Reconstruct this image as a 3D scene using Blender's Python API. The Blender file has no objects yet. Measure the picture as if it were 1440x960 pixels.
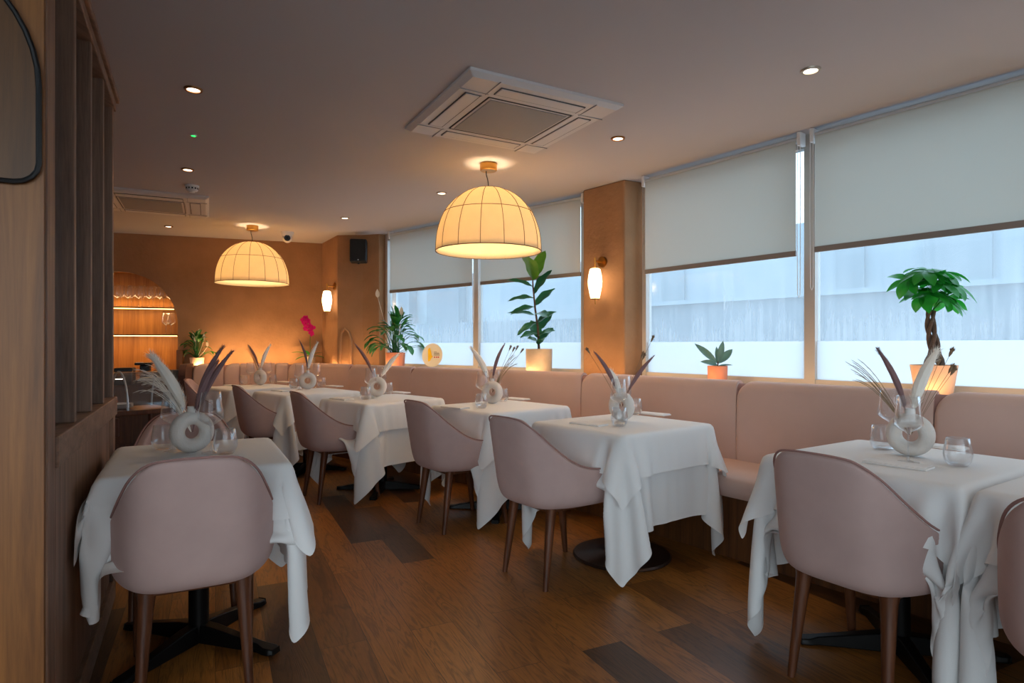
import bpy, math, random
import numpy as np
from mathutils import Vector, Matrix
from math import sin, cos, pi, radians as R

# ---------------------------------------------------------------- camera, world, exposure
FOC, HOR = 860.0, 485.0                      # focal length and horizon row, in pixels of the 1440x960 frame
CAMZ, ZC = 1.2, 2.55
sc = bpy.context.scene
col = sc.collection
cd = bpy.data.cameras.new('camera'); cam = bpy.data.objects.new('camera', cd); col.objects.link(cam)
cam.location = (0, 0, CAMZ); cam.rotation_euler = (pi/2, 0, 0)
cd.sensor_width = 36; cd.lens = 36*FOC/1440; cd.shift_y = (HOR-480)/1440; cd.clip_start = .05
sc.camera = cam
sc.view_settings.view_transform = 'Standard'; sc.view_settings.look = 'None'
sc.view_settings.gamma = 1; sc.view_settings.exposure = 0.86; sc.view_settings.use_curve_mapping = False
sc.cycles.use_denoising = True
sc.cycles.max_bounces = 10; sc.cycles.diffuse_bounces = 5; sc.cycles.glossy_bounces = 4
sc.cycles.transparent_max_bounces = 24; sc.cycles.transmission_bounces = 6
sc.cycles.sample_clamp_indirect = 6; sc.cycles.caustics_reflective = False; sc.cycles.caustics_refractive = False
world = bpy.data.worlds.new('overcast_sky'); sc.world = world; world.use_nodes = True
SKY = 2.1
bg = world.node_tree.nodes['Background']; bg.inputs[0].default_value = (.78, .90, 1.0, 1); bg.inputs[1].default_value = SKY
WARM = (1.0, .60, .27)
P_BULB, P_SCONCE, P_LED, P_DOWN = 9.0, 1.5, 1.5, 5.5   # watts

def s2l(c): return tuple(((v/255)/12.92 if v/255 <= .04045 else ((v/255+.055)/1.055)**2.4) for v in c)
def unit(v): v = Vector(v); return v.normalized()

# window planes and other walls as lines  n . p = d  in plan
NR, NL, NB, NP = Vector((.796, .605)), Vector((.66, .751)), Vector((-.326, .945)), Vector((.886, .463))
def ray(px): return (px-720)/FOC
def on(px, n, d):                            # point of a vertical plane met by the sight line through column px
    dx = ray(px); t = d/(n.x*dx+n.y); return Vector((dx*t, t))
def at(px, py, z):                           # point at height z met by the sight line through (px, py)
    t = FOC*(CAMZ-z)/(py-HOR); return Vector((ray(px)*t, t))
def meet(n1, d1, n2, d2):
    D = n1.x*n2.y-n1.y*n2.x; return Vector(((d1*n2.y-n1.y*d2)/D, (n1.x*d2-d1*n2.x)/D))

def portal(p0, p1, z0, z1, nrm):
    l = bpy.data.lights.new('window_portal', 'AREA'); l.shape = 'RECTANGLE'; l.size = (p1-p0).length; l.size_y = z1-z0
    l.cycles.is_portal = True
    o = bpy.data.objects.new('window_portal', l); col.objects.link(o)
    m = (p0+p1)/2; o.location = (m.x, m.y, (z0+z1)/2)
    o.rotation_euler = Vector((-nrm.x, -nrm.y, 0)).to_track_quat('-Z', 'Z').to_euler()
def strip_light(name, p0, p1, z, energy, aim, width=.03):
    p0, p1 = Vector(p0), Vector(p1)
    l = bpy.data.lights.new(name, 'AREA'); l.shape = 'RECTANGLE'; l.size = (p1-p0).length; l.size_y = width
    l.energy = energy*l.size; l.color = WARM
    o = bpy.data.objects.new(name, l); col.objects.link(o)
    z_ = -Vector(aim).normalized(); x_ = Vector((p1.x-p0.x, p1.y-p0.y, 0)).normalized(); y_ = z_.cross(x_).normalized(); x_ = y_.cross(z_)
    o.matrix_world = Matrix.Translation(((p0.x+p1.x)/2, (p0.y+p1.y)/2, z)) @ Matrix((x_, y_, z_)).transposed().to_4x4()
    return o

# ---------------------------------------------------------------- materials
def nt(name):
    m = bpy.data.materials.new(name); m.use_nodes = True; t = m.node_tree
    return m, t, t.nodes['Principled BSDF']
def N(t, typ, **kw):
    n = t.nodes.new(typ)
    for k, v in kw.items():
        if k in n.bl_rna.properties and k not in n.inputs: setattr(n, k, v)
        else: n.inputs[k.replace('_', ' ') if k.replace('_', ' ') in n.inputs else k].default_value = v
    return n
def simple(name, rgb, rough=.5, metal=0, spec=.5, bump=0, bscale=60, var=0, vscale=6, sheen=0, trans=0):
    m, t, b = nt(name); c = s2l(rgb)
    b.inputs['Base Color'].default_value = (*c, 1); b.inputs['Roughness'].default_value = rough
    b.inputs['Metallic'].default_value = metal; b.inputs['Specular IOR Level'].default_value = spec
    if sheen: b.inputs['Sheen Weight'].default_value = sheen; b.inputs['Sheen Roughness'].default_value = .45; b.inputs['Sheen Tint'].default_value = (*[min(1, v*1.6+.1) for v in c], 1)
    tc = N(t, 'ShaderNodeTexCoord')
    if var:
        n = N(t, 'ShaderNodeTexNoise', Scale=vscale, Detail=5.0); t.links.new(tc.outputs['Object'], n.inputs['Vector'])
        r = N(t, 'ShaderNodeMapRange'); r.inputs[1].default_value = .25; r.inputs[2].default_value = .75; r.inputs[3].default_value = 1-var; r.inputs[4].default_value = 1+var
        mx = N(t, 'ShaderNodeMix', data_type='RGBA', blend_type='MULTIPLY'); mx.inputs[0].default_value = 1
        mx.inputs[6].default_value = (*c, 1)
        t.links.new(n.outputs[0], r.inputs[0]); t.links.new(r.outputs[0], mx.inputs[7]); t.links.new(mx.outputs[2], b.inputs['Base Color'])
    if bump:
        n = N(t, 'ShaderNodeTexNoise', Scale=bscale, Detail=4.0); t.links.new(tc.outputs['Object'], n.inputs['Vector'])
        bp = N(t, 'ShaderNodeBump', Strength=bump, Distance=.01); t.links.new(n.outputs[0], bp.inputs['Height']); t.links.new(bp.outputs[0], b.inputs['Normal'])
    return m
def wood(name, rgb, rgb2, axis='z', scale=1.0, rough=.5, bump=.15, turn=0):
    m, t, b = nt(name); tc = N(t, 'ShaderNodeTexCoord'); mp = N(t, 'ShaderNodeMapping')
    s = {'z': (22, 22, 1.1), 'x': (1.1, 22, 22), 'y': (22, 1.1, 22)}[axis]
    mp.inputs['Scale'].default_value = tuple(v*scale for v in s); mp.inputs['Rotation'].default_value = (0, 0, turn)
    n = N(t, 'ShaderNodeTexNoise', Scale=1.0, Detail=6.0, Roughness=.65, Distortion=.6)
    n2 = N(t, 'ShaderNodeTexNoise', Scale=5.0, Detail=3.0, Roughness=.7)
    t.links.new(tc.outputs['Object'], mp.inputs[0]); t.links.new(mp.outputs[0], n.inputs['Vector']); t.links.new(mp.outputs[0], n2.inputs['Vector'])
    ad = N(t, 'ShaderNodeMath', operation='ADD'); sc_ = N(t, 'ShaderNodeMath', operation='MULTIPLY'); sc_.inputs[1].default_value = .35
    t.links.new(n2.outputs[0], sc_.inputs[0]); t.links.new(n.outputs[0], ad.inputs[0]); t.links.new(sc_.outputs[0], ad.inputs[1])
    cr = N(t, 'ShaderNodeValToRGB'); cr.color_ramp.elements[0].position = .45; cr.color_ramp.elements[1].position = .9
    cr.color_ramp.elements[0].color = (*s2l(rgb2), 1); cr.color_ramp.elements[1].color = (*s2l(rgb), 1)
    t.links.new(ad.outputs[0], cr.inputs[0]); t.links.new(cr.outputs[0], b.inputs['Base Color']); b.inputs['Roughness'].default_value = rough
    bp = N(t, 'ShaderNodeBump', Strength=bump, Distance=.004); t.links.new(ad.outputs[0], bp.inputs['Height']); t.links.new(bp.outputs[0], b.inputs['Normal'])
    return m
def emit(name, rgb, s):
    m, t, b = nt(name); b.inputs['Base Color'].default_value = (*s2l(rgb), 1)
    b.inputs['Emission Color'].default_value = (*s2l(rgb), 1); b.inputs['Emission Strength'].default_value = s; return m
def clear(m):                                # thin clear sheet: mirror-like at its rim, see-through elsewhere
    t = m.node_tree; t.nodes.remove(t.nodes['Principled BSDF']); return t
def thin_glass(name, tint, blend=.35, gain=1.0, base=.12, haze=.0):
    m, t, b = nt(name); t = clear(m); out = t.nodes['Material Output']
    tr = N(t, 'ShaderNodeBsdfTransparent'); tr.inputs[0].default_value = (*tint, 1)
    gl = N(t, 'ShaderNodeBsdfGlossy'); gl.inputs['Roughness'].default_value = .02; gl.inputs[0].default_value = (.95, .97, 1, 1)
    lw = N(t, 'ShaderNodeLayerWeight', Blend=blend); mr = N(t, 'ShaderNodeMath', operation='MULTIPLY_ADD'); mr.inputs[1].default_value = gain; mr.inputs[2].default_value = base; mr.use_clamp = True
    mx = N(t, 'ShaderNodeMixShader'); t.links.new(lw.outputs['Facing'], mr.inputs[0]); t.links.new(mr.outputs[0], mx.inputs[0])
    pw = N(t, 'ShaderNodeMath', operation='POWER'); pw.inputs[1].default_value = 1.7; t.links.new(mr.outputs[0], pw.inputs[0]); t.links.new(pw.outputs[0], mx.inputs[0])
    t.links.new(tr.outputs[0], mx.inputs[1]); t.links.new(gl.outputs[0], mx.inputs[2])
    tl = N(t, 'ShaderNodeBsdfTranslucent'); df = N(t, 'ShaderNodeBsdfDiffuse'); ms = N(t, 'ShaderNodeMixShader', Fac=.5); m2 = N(t, 'ShaderNodeMixShader', Fac=haze)
    t.links.new(tl.outputs[0], ms.inputs[1]); t.links.new(df.outputs[0], ms.inputs[2]); t.links.new(mx.outputs[0], m2.inputs[1]); t.links.new(ms.outputs[0], m2.inputs[2])
    t.links.new(m2.outputs[0], out.inputs[0])
    return m
def fabric_through(name, rgb, thru, rough=.9, bump=.1, bscale=400, var=0):   # cloth that lets some light pass
    m = simple(name, rgb, rough, bump=bump, bscale=bscale, spec=.1, var=var, vscale=14); t = m.node_tree; b = t.nodes['Principled BSDF']
    tl = N(t, 'ShaderNodeBsdfTranslucent'); tl.inputs[0].default_value = (*s2l(rgb), 1)
    mx = N(t, 'ShaderNodeMixShader', Fac=thru); t.links.new(b.outputs[0], mx.inputs[1]); t.links.new(tl.outputs[0], mx.inputs[2])
    t.links.new(mx.outputs[0], t.nodes['Material Output'].inputs[0]); return m

M = {}
M['plaster'] = simple('plaster_terracotta', (160, 120, 86), .85, bump=.5, bscale=28, var=.16, vscale=3.2, spec=.2)
M['plaster_pale'] = simple('plaster_reveal', (200, 172, 150), .7, bump=.6, bscale=45, var=.10, vscale=5, spec=.3)
M['ceil'] = simple('ceiling_paint', (194, 189, 190), .9, spec=.1)
M['white'] = simple('white_plastic', (225, 222, 220), .45)
M['acwhite'] = simple('air_conditioner_plastic', (205, 200, 198), .45)
M['dark'] = simple('dark_gap', (30, 26, 24), .7)
M['slot'] = simple('shadow_grey_slot', (84, 78, 76), .8)
M['grille'] = simple('grey_grille', (150, 148, 148), .6, bump=.4, bscale=300)
M['black'] = simple('black_plastic', (14, 14, 16), .45)
M['blackmetal'] = simple('black_metal', (20, 18, 17), .4, metal=.6)
M['bronze'] = simple('bronze_disc', (70, 52, 44), .35, metal=.7)
M['brass'] = simple('brass', (190, 140, 70), .32, metal=1)
M['velvet'] = simple('pink_velvet', (190, 162, 156), .85, spec=.15, sheen=.25, var=.06, vscale=9, bump=.05, bscale=500)
M['velvet_pipe'] = simple('pink_piping', (160, 124, 118), .8, spec=.15)
M['bench'] = simple('pink_bench_fabric', (204, 174, 162), .85, spec=.15, sheen=.25, var=.05, vscale=4)
M['brownvelvet'] = simple('brown_bench_end', (78, 44, 32), .8, sheen=.2)
M['legwood'] = wood('chair_leg_wood', (112, 66, 40), (62, 32, 18), rough=.35)
M['oak'] = wood('oak_panel', (156, 100, 46), (108, 64, 24), rough=.45)
M['oakdark'] = wood('oak_inset', (116, 76, 34), (76, 46, 18), rough=.45, scale=.7)
M['screen'] = wood('screen_wood', (158, 122, 98), (94, 66, 50), rough=.5, scale=1.3, bump=.3)
M['screenx'] = wood('screen_rail_wood', (158, 122, 98), (98, 70, 54), axis='y', rough=.5, turn=-.48)
M['cabinet'] = wood('cabinet_wood', (120, 72, 34), (70, 40, 18), rough=.5)
M['niche'] = wood('niche_wood', (206, 140, 62), (150, 90, 34), rough=.5, scale=.6)
M['cloth'] = fabric_through('white_linen', (244, 243, 242), .12, bump=.06, bscale=300)
M['shade'] = fabric_through('cream_shade_fabric', (246, 232, 204), .5, bump=.25, bscale=120, var=.05)
M['seam'] = simple('shade_seam', (120, 90, 55), .8)
M['opal'] = emit('opal_glass_lit', (255, 222, 176), 2.6)
M['bulb'] = emit('bulb_lit', (255, 205, 140), 9)
M['led'] = emit('led_strip_lit', (255, 190, 105), 5)
M['lens'] = emit('downlight_lens_lit', (255, 232, 205), 3.5)
M['green'] = emit('green_indicator_lit', (20, 220, 80), 3)
M['ceramic'] = simple('matt_white_ceramic', (222, 214, 206), .75, bump=.25, bscale=180)
M['ceramic_w'] = simple('matt_cream_ceramic', (226, 206, 186), .75, bump=.25, bscale=180)
M['glass'] = thin_glass('clear_drinking_glass', (.985, .985, .985), haze=.055)
M['sheet_clear'] = thin_glass('clear_added_window_glass', (.94, .96, .96))
M['sheet'] = thin_glass('clear_glass_sheet', (.9, .9, .9), base=.14)
M['pampas'] = simple('pale_pampas', (250, 244, 234), .95, spec=.05)
M['mauve'] = simple('mauve_plume', (142, 112, 112), .95, spec=.05)
M['dry'] = simple('dry_stem', (150, 128, 100), .9)
M['bunny'] = simple('brown_bunny_tail', (132, 108, 84), .95)
M['terracotta'] = simple('terracotta_pot', (205, 132, 104), .8, var=.08)
M['peachpot'] = simple('peach_pot', (226, 186, 156), .7)
M['stonepot'] = simple('beige_stone_pot', (190, 172, 150), .8, var=.12, vscale=12)
M['soil'] = simple('potting_soil', (48, 34, 26), .95, bump=1, bscale=60)
def leafmat(name, a, thru=.25, rough=.38):
    m = fabric_through(name, a, thru, rough=rough, bump=.1, bscale=40, var=.25); m.node_tree.nodes['Principled BSDF'].inputs['Specular IOR Level'].default_value = .5; return m
M['leaf'] = leafmat('green_leaf', (44, 112, 44)); M['leaf_money'] = leafmat('bright_green_leaf', (40, 150, 48), .4)
M['leaf_fig'] = leafmat('fig_leaf', (50, 108, 70)); M['leaf_figyoung'] = leafmat('young_fig_leaf', (110, 170, 50), .4)
M['leaf_grey'] = leafmat('grey_green_leaf', (92, 128, 112), .15)
M['bark'] = simple('grey_brown_bark', (96, 76, 64), .9, bump=.8, bscale=50, var=.2, vscale=20)
M['spathe'] = simple('white_spathe', (236, 224, 204), .6); M['orchid'] = fabric_through('magenta_petal', (196, 30, 120), .3)
M['alu'] = simple('pale_window_frame', (196, 188, 180), .4, metal=.2)
M['tube'] = simple('satin_blind_tube', (214, 220, 224), .3, metal=.5)
M['blind'] = fabric_through('grey_blind_fabric', (204, 198, 184), .36, bump=.1, bscale=500)
M['bar'] = simple('blind_bottom_bar', (140, 128, 120), .6)
M['plate'] = simple('cream_plate', (226, 222, 206), .4); M['yellow'] = simple('yellow_print', (236, 190, 20), .5)
M['red'] = simple('red_print', (190, 40, 40), .5); M['ink'] = simple('dark_print', (60, 56, 50), .6)
M['paper'] = simple('white_paper', (230, 224, 214), .8)
M['napkin'] = simple('white_napkin', (234, 232, 230), .9, bump=.2, bscale=80)
M['ledge'] = simple('pale_ledge_paint', (214, 196, 176), .8)
M['greytray'] = simple('grey_felt_tray', (110, 102, 92), .9)
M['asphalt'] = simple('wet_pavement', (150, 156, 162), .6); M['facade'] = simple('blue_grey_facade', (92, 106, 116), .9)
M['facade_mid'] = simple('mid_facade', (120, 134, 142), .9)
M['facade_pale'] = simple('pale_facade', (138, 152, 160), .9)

def floor_material():
    m, t, b = nt('oak_floor_planks'); tc = N(t, 'ShaderNodeTexCoord'); mp = N(t, 'ShaderNodeMapping')
    mp.inputs['Rotation'].default_value = (0, 0, -math.atan2(.886, -.463)+.03)
    t.links.new(tc.outputs['Object'], mp.inputs[0])
    br = N(t, 'ShaderNodeTexBrick', offset=.37, offset_frequency=2, squash=1.0)
    br.inputs['Scale'].default_value = 1; br.inputs['Brick Width'].default_value = 1.25; br.inputs['Row Height'].default_value = .185
    br.inputs['Mortar Size'].default_value = .0011; br.inputs['Mortar Smooth'].default_value = .1; br.inputs['Bias'].default_value = .15
    br.inputs['Color1'].default_value = (1, 1, 1, 1); br.inputs['Color2'].default_value = (0, 0, 0, 1); br.inputs['Mortar'].default_value = (0, 0, 0, 1)
    t.links.new(mp.outputs[0], br.inputs[0])
    m2 = N(t, 'ShaderNodeMapping'); m2.inputs['Scale'].default_value = (1.0, 9, 1); t.links.new(mp.outputs[0], m2.inputs[0])
    off = N(t, 'ShaderNodeVectorMath', operation='MULTIPLY_ADD'); off.inputs[1].default_value = (7, 3, 5)
    t.links.new(br.outputs[0], off.inputs[0]); t.links.new(m2.outputs[0], off.inputs[2])
    n = N(t, 'ShaderNodeTexNoise', Scale=1.6, Detail=3.0, Distortion=1.2); t.links.new(off.outputs[0], n.inputs['Vector'])
    fr = N(t, 'ShaderNodeMath', operation='MULTIPLY'); fr.inputs[1].default_value = 7; t.links.new(n.outputs[0], fr.inputs[0])
    pp = N(t, 'ShaderNodeMath', operation='PINGPONG'); pp.inputs[1].default_value = .5; t.links.new(fr.outputs[0], pp.inputs[0])
    f2 = N(t, 'ShaderNodeTexNoise', Scale=14.0, Detail=5.0, Roughness=.7); t.links.new(off.outputs[0], f2.inputs['Vector'])
    cr = N(t, 'ShaderNodeValToRGB'); e = cr.color_ramp.elements
    e[0].position = 0; e[0].color = (*s2l((76, 46, 20)), 1); e[1].position = 1; e[1].color = (*s2l((154, 98, 40)), 1)
    x = cr.color_ramp.elements.new(.16); x.color = (*s2l((134, 82, 30)), 1)
    t.links.new(br.outputs[0], cr.inputs[0])
    g = N(t, 'ShaderNodeMapRange'); g.inputs[1].default_value = 0; g.inputs[2].default_value = .25; g.inputs[3].default_value = .60; g.inputs[4].default_value = 1.08
    t.links.new(pp.outputs[0], g.inputs[0])
    g2 = N(t, 'ShaderNodeMapRange'); g2.inputs[1].default_value = .3; g2.inputs[2].default_value = .7; g2.inputs[3].default_value = .78; g2.inputs[4].default_value = 1.18
    t.links.new(f2.outputs[0], g2.inputs[0])
    k = N(t, 'ShaderNodeMath', operation='MULTIPLY'); t.links.new(g.outputs[0], k.inputs[0]); t.links.new(g2.outputs[0], k.inputs[1])
    mx = N(t, 'ShaderNodeMix', data_type='RGBA', blend_type='MULTIPLY'); mx.inputs[0].default_value = 1
    t.links.new(cr.outputs[0], mx.inputs[6]); t.links.new(k.outputs[0], mx.inputs[7])
    mo = N(t, 'ShaderNodeMix', data_type='RGBA'); mo.inputs[7].default_value = (*s2l((44, 26, 14)), 1)
    t.links.new(br.outputs['Fac'], mo.inputs[0]); t.links.new(mx.outputs[2], mo.inputs[6]); t.links.new(mo.outputs[2], b.inputs['Base Color'])
    b.inputs['Roughness'].default_value = .42
    bp = N(t, 'ShaderNodeBump', Strength=.15, Distance=.003); t.links.new(k.outputs[0], bp.inputs['Height']); t.links.new(bp.outputs[0], b.inputs['Normal'])
    return m
M['floor'] = floor_material()

def window_glass(name, film):
    m, t, b = nt(name); t = clear(m); out = t.nodes['Material Output']
    tr = N(t, 'ShaderNodeBsdfTransparent'); tr.inputs[0].default_value = (.80, .89, .96, 1)
    tl = N(t, 'ShaderNodeBsdfTranslucent'); tl.inputs[0].default_value = (.98, .95, .93, 1) if film else (.92, .97, 1, 1)
    gl = N(t, 'ShaderNodeBsdfGlossy'); gl.inputs['Roughness'].default_value = .15 if not film else .5
    mx = N(t, 'ShaderNodeMixShader'); m3 = N(t, 'ShaderNodeMixShader', Fac=.05)
    if film: mx.inputs[0].default_value = .93
    else:
        tc = N(t, 'ShaderNodeTexCoord'); mp = N(t, 'ShaderNodeMapping'); mp.inputs['Scale'].default_value = (38, 38, 1.6); t.links.new(tc.outputs['Object'], mp.inputs[0])
        n = N(t, 'ShaderNodeTexNoise', Scale=1.0, Detail=5.0, Roughness=.6); t.links.new(mp.outputs[0], n.inputs['Vector'])
        n2 = N(t, 'ShaderNodeTexNoise', Scale=2.2, Detail=2.0); t.links.new(tc.outputs['Object'], n2.inputs['Vector'])
        sp = N(t, 'ShaderNodeSeparateXYZ'); t.links.new(tc.outputs['Object'], sp.inputs[0])   # run-down drops are densest low on the pane
        lo = N(t, 'ShaderNodeMapRange'); lo.inputs[1].default_value = 1.25; lo.inputs[2].default_value = 1.75; lo.inputs[3].default_value = .24; lo.inputs[4].default_value = .08; t.links.new(sp.outputs[2], lo.inputs[0])
        a = N(t, 'ShaderNodeMath', operation='MULTIPLY'); t.links.new(n.outputs[0], a.inputs[0]); t.links.new(lo.outputs[0], a.inputs[1])
        a2 = N(t, 'ShaderNodeMath', operation='MULTIPLY_ADD'); a2.inputs[1].default_value = .16; t.links.new(n2.outputs[0], a2.inputs[0]); t.links.new(a.outputs[0], a2.inputs[2])
        a3 = N(t, 'ShaderNodeMath', operation='ADD'); a3.inputs[1].default_value = .05; t.links.new(a2.outputs[0], a3.inputs[0]); t.links.new(a3.outputs[0], mx.inputs[0])
    t.links.new(tr.outputs[0], mx.inputs[1]); t.links.new(tl.outputs[0], mx.inputs[2])
    t.links.new(mx.outputs[0], m3.inputs[1]); t.links.new(gl.outputs[0], m3.inputs[2]); t.links.new(m3.outputs[0], out.inputs[0])
    return m
M['pane'] = window_glass('misted_window_glass', False); M['film'] = window_glass('white_privacy_film', True)

# ---------------------------------------------------------------- mesh builder
class MB:
    def __init__(s): s.v, s.f, s.mi = [], [], []
    def add(s, vs, fs, mi=0):
        o = len(s.v); s.v += [tuple(v) for v in vs]; s.f += [tuple(i+o for i in f) for f in fs]; s.mi += [mi]*len(fs); return s
    def box(s, x0, x1, y0, y1, z0, z1, mi=0, T=None):
        vs = [Vector((x, y, z)) for z in (z0, z1) for y in (y0, y1) for x in (x0, x1)]
        if T: vs = [T @ v for v in vs]
        return s.add(vs, [(0, 2, 3, 1), (4, 5, 7, 6), (0, 1, 5, 4), (2, 6, 7, 3), (0, 4, 6, 2), (1, 3, 7, 5)], mi)
    def prism(s, pts, z0, z1, mi=0):         # vertical prism over a plan outline
        n = len(pts); A = sum(pts[i][0]*pts[(i+1) % n][1]-pts[(i+1) % n][0]*pts[i][1] for i in range(n))
        if A < 0: pts = pts[::-1]
        vs = [(p[0], p[1], z0) for p in pts]+[(p[0], p[1], z1) for p in pts]
        return s.add(vs, [tuple(range(n))[::-1], tuple(range(n, 2*n))]+[(i, (i+1) % n, n+(i+1) % n, n+i) for i in range(n)], mi)
    def tube(s, pts, r, seg=8, mi=0, cap=True):
        pts = [Vector(p) for p in pts]; rs = r if isinstance(r, (list, tuple)) else [r]*len(pts); n = len(pts)
        vs = []; ref = None
        for i, p in enumerate(pts):
            d = (pts[min(i+1, n-1)]-pts[max(i-1, 0)]).normalized()
            if ref is None: ref = Vector((0, 0, 1)) if abs(d.z) < .9 else Vector((1, 0, 0))
            a = ref-d*ref.dot(d); a.normalize(); ref = a; b = d.cross(a)
            vs += [p+(a*cos(2*pi*k/seg)+b*sin(2*pi*k/seg))*rs[i] for k in range(seg)]
        fs = [(i*seg+k, i*seg+(k+1) % seg, (i+1)*seg+(k+1) % seg, (i+1)*seg+k) for i in range(n-1) for k in range(seg)]
        if cap: fs += [tuple(range(seg))[::-1], tuple(range((n-1)*seg, n*seg))]
        return s.add(vs, fs, mi)
    def lathe(s, prof, seg=24, T=None, mi=0, closed=False):  # prof: (r, z) from bottom to top
        vs = []; n = len(prof)
        for r, z in prof: vs += [Vector((r*cos(2*pi*k/seg), r*sin(2*pi*k/seg), z)) for k in range(seg)]
        if T: vs = [T @ v for v in vs]
        fs = [(i*seg+k, i*seg+(k+1) % seg, (i+1)*seg+(k+1) % seg, (i+1)*seg+k) for i in range(n-1) for k in range(seg)]
        if closed: fs += [tuple(range(seg))[::-1], tuple(range((n-1)*seg, n*seg))]
        return s.add(vs, fs, mi)
    def ball(s, c, r, seg=12, rings=8, sc=(1, 1, 1), mi=0):
        vs = [Vector(c)+Vector((r*sc[0]*sin(pi*i/rings)*cos(2*pi*k/seg), r*sc[1]*sin(pi*i/rings)*sin(2*pi*k/seg), -r*sc[2]*cos(pi*i/rings))) for i in range(rings+1) for k in range(seg)]
        return s.add(vs, [(i*seg+k, i*seg+(k+1) % seg, (i+1)*seg+(k+1) % seg, (i+1)*seg+k) for i in range(rings) for k in range(seg)], mi)
    def grid(s, P, mi=0, wrap=False):        # P[i][j]
        n, m = len(P), len(P[0]); vs = [p for row in P for p in row]
        fs = [(i*m+j, i*m+(j+1) % m, (i+1)*m+(j+1) % m, (i+1)*m+j) for i in range(n-1) for j in range(m if wrap else m-1)]
        return s.add(vs, fs, mi)
    def leaf(s, base, d, up, L, W, droop=.3, fold=.15, n=7, mi=0, shape=1.0, wave=0):
        d = Vector(d).normalized(); up = Vector(up); side = d.cross(up)
        if side.length < 1e-3: side = d.cross(Vector((1, 0, 0)))
        side.normalize(); up = side.cross(d).normalized(); rows = []
        p = Vector(base); dirn = d.copy()
        for i in range(n+1):
            t = i/n; w = W*.5*(sin(pi*min(1, t)**shape)**.8 if 0 < t < 1 else .02)
            u = side.cross(dirn).normalized(); wv = wave*W*sin(t*14+L*50)
            rows.append([p-side*w+u*(fold*w+wv), p-side*w*.5+u*fold*w*.35, p, p+side*w*.5+u*fold*w*.35, p+side*w+u*(fold*w-wv)])
            dirn = (dirn+Vector((0, 0, -1))*droop/n).normalized(); p = p+dirn*L/n
        return s.grid(rows, mi)
    def make(s, name, mat, parent=None, smooth=True, angle=40, loc=None, rot=None):
        me = bpy.data.meshes.new(name); me.from_pydata(s.v, [], s.f)
        mats = mat if isinstance(mat, (list, tuple)) else [mat]
        for m in mats: me.materials.append(m)
        if len(mats) > 1: me.polygons.foreach_set('material_index', s.mi)
        me.validate(); me.update()
        if smooth:
            me.polygons.foreach_set('use_smooth', [True]*len(me.polygons)); me.set_sharp_from_angle(angle=R(angle))
        o = bpy.data.objects.new(name, me); col.objects.link(o)
        if parent: o.parent = parent
        if loc is not None: o.location = loc
        if rot is not None: o.rotation_euler = rot
        return o
def mod(o, typ, **kw):
    m = o.modifiers.new(typ.lower(), typ)
    for k, v in kw.items(): setattr(m, k, v)
    return o
def bevel(o, w=.004, seg=2): return mod(o, 'BEVEL', width=w, segments=seg, limit_method='ANGLE', angle_limit=R(35))
def tag(o, label, cat, group=None, kind=None):
    if kind: o['kind'] = kind
    if label: o['label'] = label
    if cat: o['category'] = cat
    if group: o['group'] = group
    return o
def thing(name, label, cat, loc=(0, 0, 0), rz=0, group=None):
    o = bpy.data.objects.new(name, None); col.objects.link(o); o.empty_display_size = .1
    o.location = loc; o.rotation_euler = (0, 0, rz); return tag(o, label, cat, group)
def struct(o): o['kind'] = 'structure'; return o
def kids(r): return [o for o in bpy.data.objects if o.parent == r]
def dup(root, loc=None, rz=None, label=None, group=None):
    def cp(o, par):
        c = o.copy(); col.objects.link(c)
        if par is not None: c.parent = par
        for k in kids(o): cp(k, c)
        return c
    r = cp(root, None)
    if loc is not None: r.location = loc
    if rz is not None: r.rotation_euler = (0, 0, rz)
    if label: r['label'] = label
    if group: r['group'] = group
    return r
def face(v): return math.atan2(v[1], v[0])-pi/2        # rotation that turns local +Y towards v
# ---------------------------------------------------------------- plan geometry
GR, GL, WB = 3.92, 4.62, 8.517               # distances of right glass, left glass, back wall
EB = Vector((.945, .326))                    # along the back wall, towards the right
WP = Vector((-.463, .886))                   # along the wooden screen, away from the camera
def scr(s, d=0): return WP*s+NP*(-.33+d)     # point beside the screen: s along it, d into the dining room
def bw(q, d=0): return EB*q+NB*(WB+d)        # point beside the back wall
GB = meet(NR, GR, NL, GL)
DR = Vector((.605, -.796)); DL = Vector((-.751, .66))
RW_X = 4.0
rw = Vector((RW_X, (GR-.796*RW_X)/.605))
WJ = -4.9                                    # left end of the back wall
lb = bw(-4.6)
# ---------------------------------------------------------------- room shell
room = [(-6.0, -1.8), (RW_X+.1, -1.8), (rw.x+.1, rw.y+.05), (GB.x+.1, GB.y+.12), (-1.45, 7.62), (-2.2, 8.45), tuple(bw(-4.6, .45))]
struct(MB().prism(room, -.12, 0).make('floor', M['floor'], smooth=False))
struct(MB().prism(room, ZC, ZC+.12).make('ceiling', M['ceil'], smooth=False))
def slab(name, p0, p1, z0, z1, th, mat, parent=None):   # wall slab, thickness grows to the left of p0->p1
    p0, p1 = Vector(p0), Vector(p1); d = (p1-p0).normalized(); n = Vector((-d.y, d.x))*th
    return MB().prism([p0, p1, p1+n, p0+n], z0, z1).make(name, mat, parent, smooth=False)
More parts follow.
